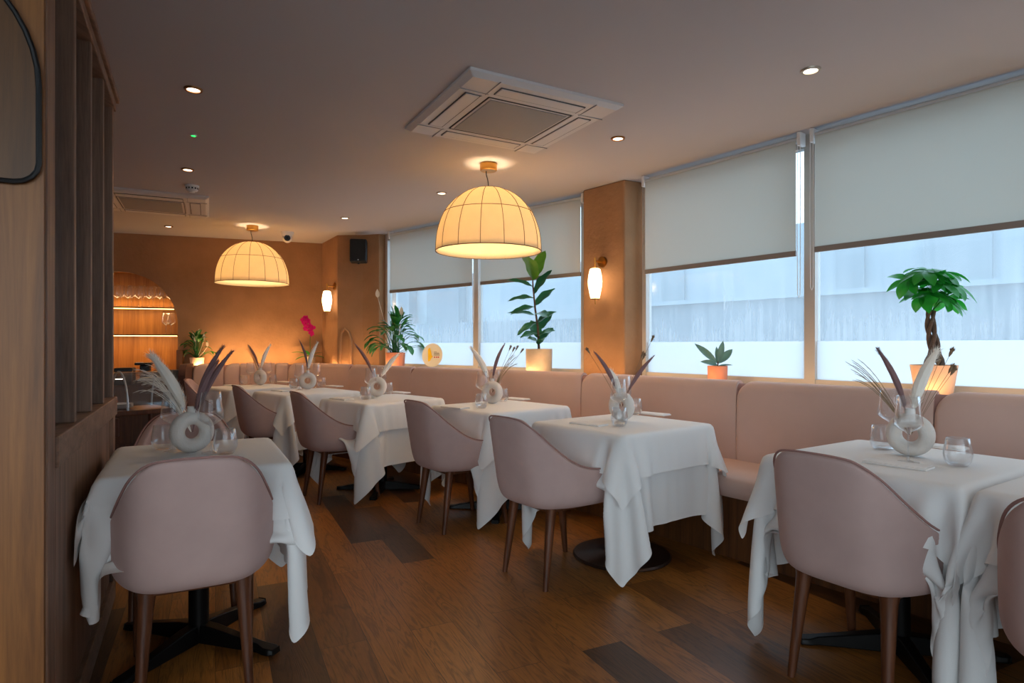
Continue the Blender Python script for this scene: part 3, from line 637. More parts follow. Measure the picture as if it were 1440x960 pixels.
def sconce(p, out, z, label):                # p: fixing point in plan on the wall, out: unit vector away from it
    t = thing('wall_lamp', label, 'wall lamp', (p.x, p.y, z), face(out), 'opal glass wall lamps')
    MB().tube([(0, 0, 0), (0, .018, 0)], .045, 24).make('backplate', M['brass'], t)
    MB().tube([(0, .015, 0), (0, .10, 0)], .008, 10).make('arm', M['brass'], t)
    m = MB(); m.tube([(0, .10, .03), (0, .10, -.05)], .009, 10); m.lathe([(.02, -.055), (.034, -.06), (.034, -.066)], 20, Matrix.Translation((0, .10, 0))); m.make('lamp_stem', M['brass'], t)
    MB().lathe([(.036, -.315), (.046, -.27), (.057, -.21), (.060, -.17), (.055, -.12), (.044, -.07), (.034, -.062)], 28, Matrix.Translation((0, .10, 0))).make('glass_shade', M['opal'], t)
    m = MB(); m.lathe([(.036, -.318), (.037, -.312)], 20, Matrix.Translation((0, .10, 0)), closed=True); m.tube([(0, .10, -.315), (0, .10, -.36)], .005, 8); m.make('finial', M['brass'], t)
    lamp('wall_lamp_light', 'POINT', (0, .10+.085, -.19), P_SCONCE, (1, .62, .30), .06, parent=t)
pf = (Vector((.917, 4.99))-Vector((.621, 5.34))).normalized(); po = -Vector((pf.y, -pf.x)); po = po if po.dot(Vector((0, -1))) > 0 else -po
pfp = Vector((.621, 5.34)).lerp(Vector((.917, 4.99)), .50); sconce(pfp, po, 1.90, 'lit opal glass wall lamp on the plaster pillar between the windows')
lf = (Vector((-2.146, 7.52))-Vector((-2.53, 8.14))).normalized(); lo = Vector((-lf.y, lf.x)); lo = lo if lo.dot(Vector((-1, 0))) > 0 else -lo
sconce(Vector((-2.53, 8.14)).lerp(Vector((-2.146, 7.52)), .86), lo, 1.93, 'lit opal glass wall lamp beside the back wall corner')
# loudspeaker
c = on(504, Vector((-.02, 1)).normalized(), 7.47); t = thing('loudspeaker', 'black loudspeaker mounted high on the corner wall', 'speaker', (c.x, 7.47, 2.33), face((.18, -1)))
m = MB(); m.box(-.10, .10, .02, .17, -.14, .14); bevel(m.make('cabinet', M['black'], t, smooth=False), .02, 4)
m = MB(); m.box(-.088, .088, .168, .178, -.125, .125); bevel(m.make('front_grille', simple('speaker_grille', (22, 22, 24), .8, bump=.5, bscale=300), t, smooth=False), .012, 3)
MB().tube([(-.0, .178, -.112), (0, .1805, -.112)], .007, 12).make('badge', M['tube'], t)
m = MB(); m.box(-.03, .03, -.02, .03, -.05, .05); m.tube([(0, .10, -.14), (0, .10, -.155)], .012, 8); m.make('wall_bracket', M['black'], t, smooth=False)

# ---------------------------------------------------------------- bar niche
def shelf(z, q1, label):
    t = thing('shelf', label, 'shelf', (*bw(QC, .20), z), math.atan2(EB.y, EB.x), 'niche shelves')
    m = MB(); m.box(-.63, q1, -.13, .15, -.012, 0); bevel(m.make('shelf_board', M['dark'], t, smooth=False), .002)
    m = MB(); m.box(-.62, q1-.01, -.128, -.118, -.022, -.013); m.make('strip_light', M['led'], t, smooth=False)
    a, b = bw(QC-.6, .12), bw(QC+q1-.03, .12); strip_light('shelf_light', a, b, z-.025, 1.6, (NB.x*.25, NB.y*.25, -1))
    if z > 1.5: strip_light('shelf_light', bw(QC-.6, .30), bw(QC+q1-.03, .30), z+.01, 1.0, (0, 0, 1))  # extra upward strip added to brighten the upper niche
shelf(1.664, .575, 'upper lit niche shelf carrying a row of wine glasses')
shelf(1.33, .61, 'lower niche shelf carrying two wine glasses')
ct = thing('bar_counter', 'wooden bar counter below the arched niche', 'counter', (*bw(QC, 0), 0), math.atan2(EB.y, EB.x))
m = MB(); m.box(-1.25, .615, -.66, -.02, 0, .77); bevel(m.make('cabinet_body', M['cabinet'], ct, smooth=False), .004)
m = MB(); m.box(-1.27, .62, -.69, -.015, .775, .805); m.box(-.60, .60, -.015, .34, .775, .805); bevel(m.make('worktop', M['cabinet'], ct, smooth=False), .004)
for x in (-.95, -.42, .11):
    m = MB(); m.box(x, x+.50, -.675, -.661, .10, .74); d = bevel(m.make('cabinet_door', M['cabinet'], ct, smooth=False), .004)
    MB().tube([(x+.45, -.675, .45), (x+.45, -.70, .45)], .012, 10).make('knob', M['brass'], d)
m = MB(); m.box(.62, .69, -.10, .02, 0, 1.14); bevel(m.make('side_post', M['oak'], ct, smooth=False), .004)
def on_ct(px, py): return at(px, py, .805)
g1 = on_ct(176, 541); EA = math.atan2(EB.y, EB.x)
t = thing('receipt_printer', 'black receipt printer at the screen end of the bar counter', 'printer', (g1.x, g1.y, .805), EA)
m = MB(); m.box(-.085, .075, -.06, .09, 0, .17); bevel(m.make('printer_body', M['black'], t, smooth=False), .012, 3)
m = MB(); m.box(-.03, .02, -.0615, -.060, .075, .081); m.make('paper_slot', M['white'], t, smooth=False)
g2 = on_ct(197, 534)+NB*.25; t = thing('card_terminal', 'black card terminal on a stand beside the printer on the bar counter', 'card terminal', (g2.x, g2.y, .805), EA)
m = MB(); m.box(-.05, .05, -.05, .05, 0, .16); bevel(m.make('stand', M['black'], t, smooth=False), .01, 2)
m = MB(); m.box(-.10, .07, -.07, .06, .16, .19); bevel(m.make('terminal_head', M['black'], t, smooth=False), .01, 2)
m = MB(); m.box(-.09, -.02, -.04, .02, .1905, .194); m.make('receipt', M['paper'], t, smooth=False)
g3 = on_ct(213, 535.5)+NB*.08
for k, (dx, rz, lab) in enumerate(((0, .05, 'bottom white menu sheet of the loose pile on the bar counter'), (.015, .12, 'middle white menu sheet of the loose pile on the bar counter'), (.03, -.04, 'topmost white menu sheet of the loose pile on the bar counter'))):
    m = MB(); m.box(-.14, .14, -.07, .07, 0, .012); bevel(tag(m.make('menu', M['paper'], None, smooth=False, loc=(g3.x+dx, g3.y, .806+k*.0125), rot=(0, 0, EA+rz)), lab, 'menu', 'white menus on the bar counter'), .002)
g4 = on_ct(233, 535)+NB*.22; t = thing('grey_tray', 'grey felt tray box on the bar counter beside the oak post', 'tray', (g4.x, g4.y, .805), EA)
m = MB(); m.box(-.14, .13, -.11, .11, 0, .02); m.box(-.14, .13, -.11, -.10, .02, .11); m.box(-.14, .13, .10, .11, .02, .11); m.box(-.14, -.13, -.10, .10, .02, .11); m.box(.12, .13, -.10, .10, .02, .11); bevel(m.make('tray_body', M['greytray'], t, smooth=False), .003)

# ---------------------------------------------------------------- glassware
WG = [(.001, .0), (.036, .0), (.037, .002), (.020, .005), (.006, .010), (.0035, .022), (.0032, .09), (.004, .108), (.012, .116), (.034, .128), (.0475, .142), (.049, .150), (.046, .175), (.041, .215), (.0375, .25)]
def wine_glass(loc, label, group, k=1.0):
    t = thing('wine_glass', label, 'wine glass', loc, 0, group)
    MB().lathe([(r_*k, z*k) for r_, z in WG[:8]], 24).make('stem', M['glass'], t); MB().lathe([(r_*k, z*k) for r_, z in WG[7:]]+[(.0368*k, .2505*k), (.0365*k, .249*k)], 28).make('bowl', M['glass'], t, angle=60)
    return t
TG = [(.001, .004), (.026, .001), (.031, .002), (.041, .018), (.046, .038), (.0455, .055), (.041, .080), (.037, .102), (.0358, .1025), (.0355, .100), (.0395, .079), (.0438, .055), (.0444, .039), (.0395, .022), (.028, .009), (.001, .008)]
def tumbler(loc, label, group):
    return tag(MB().lathe(TG, 28).make('water_tumbler', M['glass'], None, angle=60, loc=loc), label, 'water glass', group)
gproto = None
row = [(i, j) for j in range(2) for i in range(8)]
for n_, (i, j) in enumerate(row):
    p = bw(QC-.38+i*.117+j*.05, .14+j*.13); lab = '%s %s row wine glass on the upper niche shelf, counting from the arch edge' % (['first', 'second', 'third', 'fourth', 'fifth', 'sixth', 'seventh', 'eighth'][7-i], ['front', 'back'][j])
    if n_ == 0: gproto = wine_glass((p.x, p.y, 1.664), lab, 'wine glasses on the upper niche shelf', 1.08)
    else: dup(gproto, (p.x, p.y, 1.664), 0, lab)
for px, lab in ((233.5, 'taller looking wine glass on the lower niche shelf, screen side of the pair'), (240.5, 'wine glass on the lower niche shelf next to the arched edge')):
    p = on(px, NB, WB+.16); dup(gproto, (p.x, p.y, 1.33), 0, lab.replace('taller looking wine', 'wine'), 'pair of wine glasses on the lower niche shelf')

# ---------------------------------------------------------------- trolley with a clear roll-top cover
tp = Vector((-2.86, 4.45)); t = thing('serving_trolley', 'dark wooden serving trolley with a clear domed cover behind the screen', 'trolley', (tp.x, tp.y, 0), face((.75, -.65)))
m = MB(); m.box(-.30, .30, -.20, .20, .70, .735); bevel(m.make('tray_top', M['legwood'], t, smooth=False), .006)
for x in (-.26, .26):
    for y in (-.16, .16): MB().tube([(x, y, .06), (x, y, .70)], .014, 10).make('leg', M['legwood'], t)
for x in (-.26, .26):
    for y in (-.16, .16): MB().tube([(x, y-.012, .03), (x, y+.012, .03)], .03, 16).make('wheel', M['black'], t)
m = MB(); m.box(-.28, .28, -.18, .18, .20, .225); m.make('lower_shelf', M['legwood'], t, smooth=False)
m = MB(); m.box(.06, .28, .10, .22, .56, .69); d = bevel(m.make('drawer', M['brownvelvet'], t, smooth=False), .008); MB().tube([(.17, .22, .625), (.17, .24, .625)], .014, 12).make('drawer_stud', M['tube'], d)
m = MB(); m.grid([[(x, -.19*cos(a), .735+.27*sin(a)) for a in np.linspace(0, pi, 20)] for x in (-.28, .28)]); m.make('domed_cover', M['glass'], t)
m = MB()
for x in (-.28, 0, .28): m.tube([(x, -.19*cos(a), .735+.27*sin(a)) for a in np.linspace(0, pi, 20)], .007, 8)
m.make('cover_rib', M['tube'], t)
tr = t.matrix_basis.copy()
for i in range(4):
    tag(MB().lathe([(.001, 0), (.06, 0), (.09, .012), (.091, .014), (.06, .004), (.001, .003)], 24).make('small_plate', M['white'], None, loc=Vector((tp.x, tp.y, .736+.008*i))), '%s small white plate of the stack under the clear trolley cover' % ['bottom', 'second', 'third', 'topmost'][i], 'plate', 'plates on the trolley')

# ---------------------------------------------------------------- tables
TAB = {
 'H': dict(c=(1.925, 1.79), u=(-.55, .835), s='the table cut off by the picture edge'),
 'A': dict(c=(1.52, 2.40), u=(-.55, .835), s='the table before the money tree'),
 'B': dict(c=(.627, 3.50), u=(-.609, .792), s='the table with the disc base'),
 'C': dict(c=(-.09, 4.48), u=(-.66, .75), s='the table under the window pendant'),
 'D': dict(c=(-1.08, 5.10), u=(-.71, .70), s='the table before the window peace lily'),
 'E': dict(c=(-1.97, 5.88), u=(-.70, .71), s='the table before the orchid'),
 'F': dict(c=(-2.76, 6.52), u=(-.72, .69), s='the corner table by the back wall'),
 'L': dict(c=(-1.275, 2.49), u=(-.463, .886), s='the table against the screen')}
HX, HY = .35, .375                           # half size along the bench (x) and across (y)
for k, v in TAB.items():
    v['c'] = Vector(v['c']); v['u'] = unit((*v['u'], 0)).to_2d(); v['v'] = Vector((v['u'].y, -v['u'].x))
    v['rz'] = math.atan2(-v['u'].y, -v['u'].x)  # local +x runs back along the bench towards the camera, local +y towards the window
def table(k, disc=False):
    v = TAB[k]; t = thing('dining_table', 'square pedestal dining table under white cloths, '+v['s'], 'table', (v['c'].x, v['c'].y, 0), v['rz'], 'dining tables')
    hx, hy = (HX, HY) if k != 'L' else (.37, .31)
    m = MB(); m.box(-hx+.03, hx-.03, -hy+.03, hy-.03, .712, .734); bevel(m.make('table_top', M['legwood'], t, smooth=False), .006)
    MB().tube([(0, 0, .02), (0, 0, .712)], .038, 20).make('column', M['blackmetal'], t)
    m = MB(); m.box(-.2, .2, -.2, .2, .70, .712); m.make('mounting_plate', M['blackmetal'], t, smooth=False)
    if disc: MB().lathe([(.001, .0), (.275, .0), (.278, .006), (.27, .016), (.10, .026), (.05, .05), (.001, .05)], 48).make('disc_base', M['bronze'], t)
    else:
        for i in range(4):
            a = pi/4+i*pi/2; d = Vector((cos(a), sin(a), 0)); s_ = Vector((-sin(a), cos(a), 0)); m = MB(); rows = []
            for q, w, h in ((.0, .030, .075), (.08, .028, .07), (.30, .022, .034), (.33, .032, .026), (.36, .032, .024), (.375, .02, .02)):
                rows.append([d*q+s_*w+Vector((0, 0, .002)), d*q+s_*w*.8+Vector((0, 0, h)), d*q-s_*w*.8+Vector((0, 0, h)), d*q-s_*w+Vector((0, 0, .002))])
            m.grid(rows, wrap=True); kx = len(m.v); m.f += [(kx-1, kx-2, kx-3, kx-4)]; m.mi += [0]; bevel(m.make('foot', M['blackmetal'], t), .004)
    return t
for k in TAB: table(k, k == 'B')
# ---------------------------------------------------------------- draped linen: a small spring-mesh settling over each table
def drape(grid, table, chairs, steps=175, iters=22, seed=3):
    # grid = (half count, cells over the half table) along x and y, so that grid lines lie on the table's edges
    B=len(chairs); rng=np.random.RandomState(seed)
    (nx,kx),(ny,ky)=grid; hx,hy=table; zt=.745
    n,m_=2*nx+1,2*ny+1; gx=np.arange(-nx,nx+1)*hx/kx; gy=np.arange(-ny,ny+1)*hy/ky
    pin=np.ix_(range(B),range(nx-kx,nx+kx+1),range(ny-ky,ny+ky+1))
    X=np.zeros((B,n,m_,3)); X[...,0]=gx[None,:,None]; X[...,1]=gy[None,None,:]; X[...,2]=zt+.012
    R0=X.copy(); R0[...,2]=zt+.004
    dx=hx/kx; dy=hy/ky; dg=(dx*dx+dy*dy)**.5
    S=[]
    sl=lambda o,N_:((slice(o,(N_-o)//2*2+o,2)),(slice(o+1,(N_-o)//2*2+o,2)))
    for o in (0,1):
        a0,a1=sl(o,n); b0,b1=sl(o,m_); al=slice(None)
        S.append(((a0,al),(a1,al),dx,1.)); S.append(((al,b0),(al,b1),dy,1.))
        S.append(((a0,slice(0,m_-1)),(a1,slice(1,m_)),dg,.35)); S.append(((a0,slice(1,m_)),(a1,slice(0,m_-1)),dg,.35))
    for c in ((0,1),(2,3)):
        I=np.arange(n-2); i=I[np.isin(I%4,c)]; S.append(((i,slice(None)),(i+2,slice(None)),2*dx,.04))
        I=np.arange(m_-2); i=I[np.isin(I%4,c)]; S.append(((slice(None),i),(slice(None),i+2),2*dy,.04))
    V=np.zeros_like(X); dt=1/60.
    F=np.zeros_like(X)
    ph=rng.uniform(0,6,(B,6))
    def boxes(X,P,b):
        for (c,h,r) in b:
            c=np.array(c);h=np.array(h)-r
            q=X-c; s=np.sign(q); s[s==0]=1; a=np.abs(q)-h
            o=np.maximum(a,0); L=np.sqrt((o**2).sum(-1)); inside=a.max(-1)<0
            m=(L<r)&~inside&(L>1e-9)
            if m.any():
                d=o[m]/L[m][:,None]*s[m]; X[m]+=d*(r-L[m])[:,None]
                if h[2]+c[2]+r>.6:
                    t=m&(X[...,2]>zt-.004)
                    X[t,0]=P[t,0]+(X[t,0]-P[t,0])*.4; X[t,1]=P[t,1]+(X[t,1]-P[t,1])*.4
            if inside.any():
                am=a[inside]; k=am.argmax(-1); q2=X[inside]; ar=np.arange(len(k))
                q2[ar,k]=(c+s[inside]*(h+r))[ar,k]; X[inside]=q2
    for st in range(steps):
        now=[c(min(1,max(0,(st-60)/50)))  for c in chairs]
        V[...,2]-=9.8*dt; V*=.985 if st<steps*.6 else .95
        if st<60:
            for b in range(B):
                V[b,...,0]+=.004*np.sin(X[b,...,1]*9+ph[b,0]+st*.1); V[b,...,1]+=.004*np.sin(X[b,...,0]*8+ph[b,1]+st*.13)
        P=X.copy(); X=X+V*dt
        for it in range(iters):
            for A,Bs,L,k in S:
                a=X[(slice(None),)+A]; c=X[(slice(None),)+Bs]
                d=c-a; l=np.sqrt((d*d).sum(-1,keepdims=True))+1e-9
                w=d*(.5*k*(l-L)/l)
                X[(slice(None),)+A]=a+w; X[(slice(None),)+Bs]=c-w
            if it%3==2 or it==iters-1:
                for b in range(B):
                    boxes(X[b],P[b],[((0,0,zt-.2),(hx,hy,.2),.014)]+now[b])
                X[...,2]=np.maximum(X[...,2],.012); X[pin]=R0[pin]
        V=(X-P)/dt
        sp=np.sqrt((V**2).sum(-1,keepdims=True)); V*=np.minimum(1,3/np.maximum(sp,1e-6))
    return X
def seat_of(d, ax=1, sg=-1, extra=()):                  # the seat of a chair being pushed in; k runs 0..1 from pulled out to its place
    def at_(k):
        a0 = d-.27+(1-k)*.55; a1 = a0+1.3; c = [0, 0, .24]; h = [.288, .288, .24]; c[ax] = sg*(a0+a1)/2; h[ax] = (a1-a0)/2; return [(tuple(c), tuple(h), .03)]+list(extra)
    return at_
import time as _t; _t0 = _t.time()
CL = {}
Xb = drape(((30, 13), (31, 14)), (HX, HY), [seat_of(.47), seat_of(.44), seat_of(.37, extra=[((.566, 0, .4), (.20, 1.2, .5), .01)])], seed=5)
CL['B'], CL['C'], CL['A'] = Xb
CL['D'] = Xb[1]; CL['E'] = Xb[0]; CL['F'] = Xb[1]; CL['H'] = Xb[2][::-1]*np.array([-1, 1, 1])
CL['L'] = drape(((29, 14), (28, 12)), (.37, .31), [seat_of(.34, 0, 1, [((0, -.545, .4), (1.2, .20, .5), .01)])], seed=8)[0]
print('drape', round(_t.time()-_t0, 1))
def cloth_obj(k):
    v = TAB[k]; X = CL[k]; n = X.shape[0]
    dx = np.gradient(X, axis=0); dy = np.gradient(X, axis=1); nr = np.cross(dx, dy); nr /= np.linalg.norm(nr, axis=-1, keepdims=True)+1e-9
    def build(name, Y, lab, cat):
        m = len(Y); mb = MB().grid([[tuple(p) for p in r_] for r_ in Y])
        o = mb.make(name, M['cloth'], None, angle=180, loc=(v['c'].x, v['c'].y, 0), rot=(0, 0, v['rz'])); mod(o, 'SUBSURF', levels=1, render_levels=1)
        return tag(o, lab, cat, cat+'s on the dining tables')
    under = X.copy(); build('tablecloth', under, 'long white under tablecloth hanging low on '+v['s'], 'tablecloth')
    # top cloth: the middle of the same square, lying just outside the long one and flaring at its hem
    nx, kx, ny, ky = (29, 14, 28, 12) if k == 'L' else (30, 13, 31, 14); hx, hy = (.37, .31) if k == 'L' else (HX, HY)
    e = 7 if k == 'L' else 7; I_, J_ = np.arange(nx-kx-e, nx+kx+e+1), np.arange(ny-ky-e, ny+ky+e+1)
    Y = X[np.ix_(I_, J_)].copy(); Nn = nr[np.ix_(I_, J_)]
    a = np.maximum(np.abs(I_-nx)-kx, 0)[:, None]*hx/kx; b = np.maximum(np.abs(J_-ny)-ky, 0)[None, :]*hy/ky
    fl = .006+.09*np.clip(np.maximum(a, b), 0, .3)+.16*np.minimum(a, b)
    out = np.stack([np.sign(Y[..., 0])*(a > 0), np.sign(Y[..., 1])*(b > 0), 0*a*b], -1).astype(float)
    Y = Y+Nn*.006+out*(fl-.006)[..., None]+np.array([0, 0, .003])*((a+b) <= 0)[..., None]
    if k == 'L': Y[..., 1] = np.maximum(Y[..., 1], -.349)
    if k == 'A': Y[..., 0] = np.minimum(Y[..., 0], .366)
    build('top_cloth', Y, 'short white top cloth with pointed corners on '+v['s'], 'top cloth')
for k in TAB: cloth_obj(k)
TZ = .7565                                   # height of the linen surface

# ---------------------------------------------------------------- chairs
def cr(P, n):                                # smooth curve through points
    P = [P[0]*2-P[1]]+P+[P[-1]*2-P[-2]]; out = []
    for i in range(1, len(P)-2):
        for k in range(n):
            t = k/n; a, b, c, d = P[i-1], P[i], P[i+1], P[i+2]
            out.append(.5*((2*b)+(c-a)*t+(2*a-5*b+4*c-d)*t*t+(3*b-a-3*c+d)*t**3))
    return out+[P[-2]]
half = [(0, -.272, .842), (.075, -.270, .840), (.138, -.258, .828), (.190, -.224, .78), (.228, -.165, .70), (.254, -.09, .628), (.268, -.01, .590), (.276, .10, .574), (.271, .205, .568), (.252, .275, .558)]
hp = cr([Vector(p) for p in half], 4)
fullp = [Vector((-p.x, p.y, p.z)) for p in hp[:0:-1]]+hp
def chair_proto(label, loc, rz):
    t = thing('dining_chair', label, 'chair', loc, rz, 'pink velvet dining chairs')
    n = len(fullp); nn = []
    for i, p in enumerate(fullp):
        d = fullp[min(i+1, n-1)]-fullp[max(0, i-1)]; nn.append(Vector((-d.y, d.x, 0)).normalized())   # points into the chair
    zb = .415; rows = []
    for kind, s in (('b', 0), ('b', 1), ('b', 2), ('h', .10), ('h', .28), ('h', .5), ('h', .72), ('h', .9), ('h', 1)):
        r_ = []
        for p, q in zip(fullp, nn):
            bk = max(0, min(1, (-p.y+.02)/.27)); 
            if kind == 'b': ins = (.085, .040, .010)[s]; z = zb+(-.030, -.022, .002)[s]; 
            else: ins = 0; z = zb+.03+(p.z-zb-.03)*s
            lean = .075*max(0, (z-.42)/.43)*bk; nar = 1-.03*max(0, (z-.56)/.3)
            x, y = p.x*nar+q.x*ins, p.y+q.y*ins-lean
            r_.append((x, y, z))
        rows.append(r_)
    sh = MB().grid(rows).make('shell', M['velvet'], t, angle=180); mod(sh, 'SOLIDIFY', thickness=.042, offset=-1, use_even_offset=False); mod(sh, 'SUBSURF', levels=1, render_levels=2)
    top = [Vector(p)+Vector((q.x*.003, q.y*.003, .003)) for p, q in zip(rows[-1], nn)]
    MB().tube(top, .0042, 6).make('piping', M['velvet_pipe'], sh)
    # seat cushion
    ol = [Vector((p.x+q.x*.038, p.y+q.y*.038, 0)) for p, q in zip(fullp[::2], nn[::2])]
    fr = [Vector((x, .287+.03*(1-(x/.22)**2), 0)) for x in (.185, .12, .04, -.04, -.12, -.185)]
    loop = ol+fr; prof = [(.02, .492), (.55, .490), (.86, .483), (.96, .468), (1, .445), (1, .445), (.97, .43), (.9, .425), (.02, .425)]
    MB().grid([[Vector((p.x*k, (p.y-.02)*k+.02, z)) for p in loop] for k, z in prof], wrap=True).make('seat', M['velvet'], t, angle=180)
    m = MB(); m.box(-.16, .16, -.17, .22, .368, .40); bevel(m.make('seat_frame', M['legwood'], t, smooth=False), .008)
    for x, y, fx, fy in ((-.145, -.150, -.165, -.205), (.145, -.150, .165, -.205), (-.185, .205, -.20, .262), (.185, .205, .20, .262)):
        m = MB(); rows2 = []
        for s, w, dpt in ((0, .036, .030), (.10, .027, .026), (.25, .0235, .024), (.6, .019, .0195), (1, .0135, .014)):
            c = Vector((x+(fx-x)*s, y+(fy-y)*s, .402*(1-s))); rows2.append([c+Vector((w*cos(a)*(1 if abs(cos(a)) > .1 else 1), dpt*sin(a), 0)) for a in np.linspace(0, 2*pi, 13)[:-1]])
        m.grid(rows2, wrap=True); k = len(m.v); m.f += [tuple(range(12))[::-1], tuple(range(k-12, k))]; m.mi += [0, 0]; m.make('leg', M['legwood'], t)
    return t
def tv(k, a, b): v = TAB[k]; return v['c']+v['u']*a+v['v']*b
chairs = [('B', (.225, 3.24), (.79, .61), 'pink velvet tub chair at the table with the round disc base'),
 ('A', (1.275, 2.19), (.845, .535), 'pink velvet tub chair seen from behind, tucked in before the braided money tree'),
 ('C', (-.37, 4.13), (.79, .615), 'pink velvet tub chair at the table under the window pendant lamp'),
 ('D', (-1.39, 4.86), (.80, .60), 'pink velvet tub chair at the table before the window peace lily'),
 ('E', (-2.17, 5.58), (.80, .60), 'pink velvet tub chair at the table before the magenta orchid'),
 ('F', (-3.10, 6.52), (.95, .30), 'beige pink tub chair at the corner table, next to the dark bench end'),
 ('H', (1.575, 1.545), (.82, .57), 'pink velvet tub chair cut off by the picture edge, next to the money tree chair'),
 ('L', (-1.15, 2.225), (-.463, .886), 'large pink velvet tub chair seen square from behind, at the table against the screen'),
 ('M', (-1.50, 3.00), (.463, -.886), 'pink tub chair facing the camera on the far side of the screen table')]
cp = None
for k, c, f, lab in chairs:
    if k == 'M': cc_ = TAB['L']['c']+Vector((-.463, .886))*.50; c = (cc_.x-.06, cc_.y)
    if cp is None: cp = chair_proto(lab, (c[0], c[1], 0), face(f))
    else: dup(cp, (c[0], c[1], 0), face(f), lab)

# ---------------------------------------------------------------- vases and dried stems
def vase_mesh():
    m = MB(); Rm, rm, dp = .057, .0285, .034; rows = []
    for i in range(40):
        a = 2*pi*i/40; rows.append([Vector(((Rm+rm*cos(b))*cos(a), dp*sin(b), .0865+(Rm+rm*cos(b))*sin(a))) for b in np.linspace(0, 2*pi, 17)[:-1]])
    rows.append(rows[0])
    for r_ in rows:
        for p in r_: p.z = max(p.z, .0015)
    m.grid(rows, wrap=True)
    m.lathe([(.024, .155), (.0185, .168), (.0175, .186), (.019, .190), (.0165, .190), (.015, .186), (.0145, .160)], 24); return m
vp = vase_mesh()
def plume(mb, a, b, r_, nf, rng, bend=(0, 0, 0), ragged=1.0):
    a, b, bend = Vector(a), Vector(b), Vector(bend); P = lambda t: a.lerp(b, t)+bend*(4*t*(1-t))
    mb.tube([P(t) for t in np.linspace(.30, 1, 9)], [r_*x for x in (.3, .6, .8, .9, .85, .8, .62, .4, .05)], 8)
    for _ in range(nf):
        t = .28+.70*rng.random(); p = P(t); d = (P(min(1, t+.05))-P(t-.05)).normalized(); o = Vector((rng.gauss(0, 1), rng.gauss(0, 1), rng.gauss(0, 1))); o = (o-d*o.dot(d)).normalized()
        w = .0011; L = r_*(1.1+1.3*rng.random())*ragged*(1-.5*t); e = p+o*r_*.5+(o*.55+d*.9).normalized()*L; s_ = d.cross(o)*w
        q = p+o*r_*.3; mb.add([q-s_, q+s_, e], [(0, 1, 2)])
def bouquet(k, base, items, seed=1, label=''):
    rng = random.Random(seed); t = thing('dried_stems', label, 'dried flowers', (base.x, base.y, TZ+.186), 0, 'dried stem arrangements in the ring vases')
    for kind, x, y, z in items:
        tip = Vector((x, y, z)); m = MB(); s0 = Vector((x*.02, 0, -.10))
        if kind in 'wm':
            sd = Vector((-.10*z*(1 if x > 0 else -1), 0, .05*z)); P = lambda q: s0.lerp(tip, q)+sd*(4*q*(1-q))
            m.tube([P(q) for q in (0, .2, .4)], .0016, 5); plume(m, s0, tip, (.025 if kind == 'w' else .014), 900 if k in 'AL' else 260, rng, sd, 1.0 if kind == 'w' else .7)
            m.make('pampas_plume' if kind == 'w' else 'mauve_plume', M['pampas' if kind == 'w' else 'mauve'], t)
        elif kind == 'b':
            m.tube([s0, s0.lerp(tip, .5)+Vector((0, 0, .01)), tip], .001, 4); d = (tip-s0).normalized(); m.tube([tip-d*.005, tip+d*.012, tip+d*.028, tip+d*.042], [.002, .0062, .0055, .001], 8)
            for _ in range(50):
                o = Vector((rng.gauss(0, 1), rng.gauss(0, 1), rng.gauss(0, 1))).normalized(); q = tip+d*.018; m.add([q-d*.006, q+d*.006, q+o*.011+d*.014], [(0, 1, 2)])
            m.make('bunny_tail', M['bunny'], t)
        else:                                # fan of fine grass
            for i in range(9):
                e = tip+Vector((rng.uniform(-.02, .03), rng.uniform(-.03, .03), rng.uniform(-.05, .05))); md = s0.lerp(e, .55)+Vector((0, 0, (.12 if k == 'L' else .07)+.02*rng.random()))
                pts = [s0*(1-q)**2+md*2*q*(1-q)+e*q*q for q in np.linspace(0, 1, 9)]; m.tube(pts, [.0012]*8+[.0004], 4)
                for q in range(4, 9):
                    for s_ in (-1, 1): m.add([pts[q-1], pts[q-1]+Vector((.001, 0, .001)), pts[q]+Vector((0, s_*.010, s_*.009-.004))], [(0, 1, 2)])
            m.make('grass_fan', M['dry'] if k != 'L' else M['pampas'], t)
VB = {'A': (1280, 641.5, -.8), 'B': (874, 592, -.85), 'C': (692, 567.5, -.4), 'D': (530, 557.5, 0), 'E': (432.5, 547.5, .32), 'F': (366, 541.5, -.5), 'L': (270, 636.5, .8), 'H': None}
ST = {'A': [('m', -.125, .02, .250), ('w', .10, -.02, .245), ('g', -.21, .03, .165), ('b', .185, .04, .215), ('b', .155, 0, .15), ('b', .185, .03, .14), ('b', .145, .05, .18)],
 'B': [('m', -.165, 0, .225), ('w', -.07, .02, .12), ('m', .20, .02, .20), ('b', .135, .05, .175), ('b', .115, .0, .185), ('b', .18, .03, .28), ('b', -.19, -.03, .21)],
 'C': [('w', -.17, 0, .25), ('m', .10, .02, .275), ('b', .13, .0, .22), ('b', .18, .04, .22), ('b', .215, .0, .20), ('g', .17, .03, .16), ('b', .155, .02, .21)],
 'D': [('m', -.20, 0, .28), ('w', .19, .02, .19), ('m', -.19, .03, .25)],
 'E': [('m', -.09, 0, .32), ('w', .10, .02, .29)],
 'F': [('m', -.14, 0, .27), ('w', .11, .02, .27), ('g', -.17, .04, .26)],
 'L': [('w', -.165, -.02, .225), ('m', .125, .02, .26), ('m', .15, .05, .24), ('m', .125, -.03, .20), ('g', -.24, .03, .13), ('g', -.22, .0, .10)]}
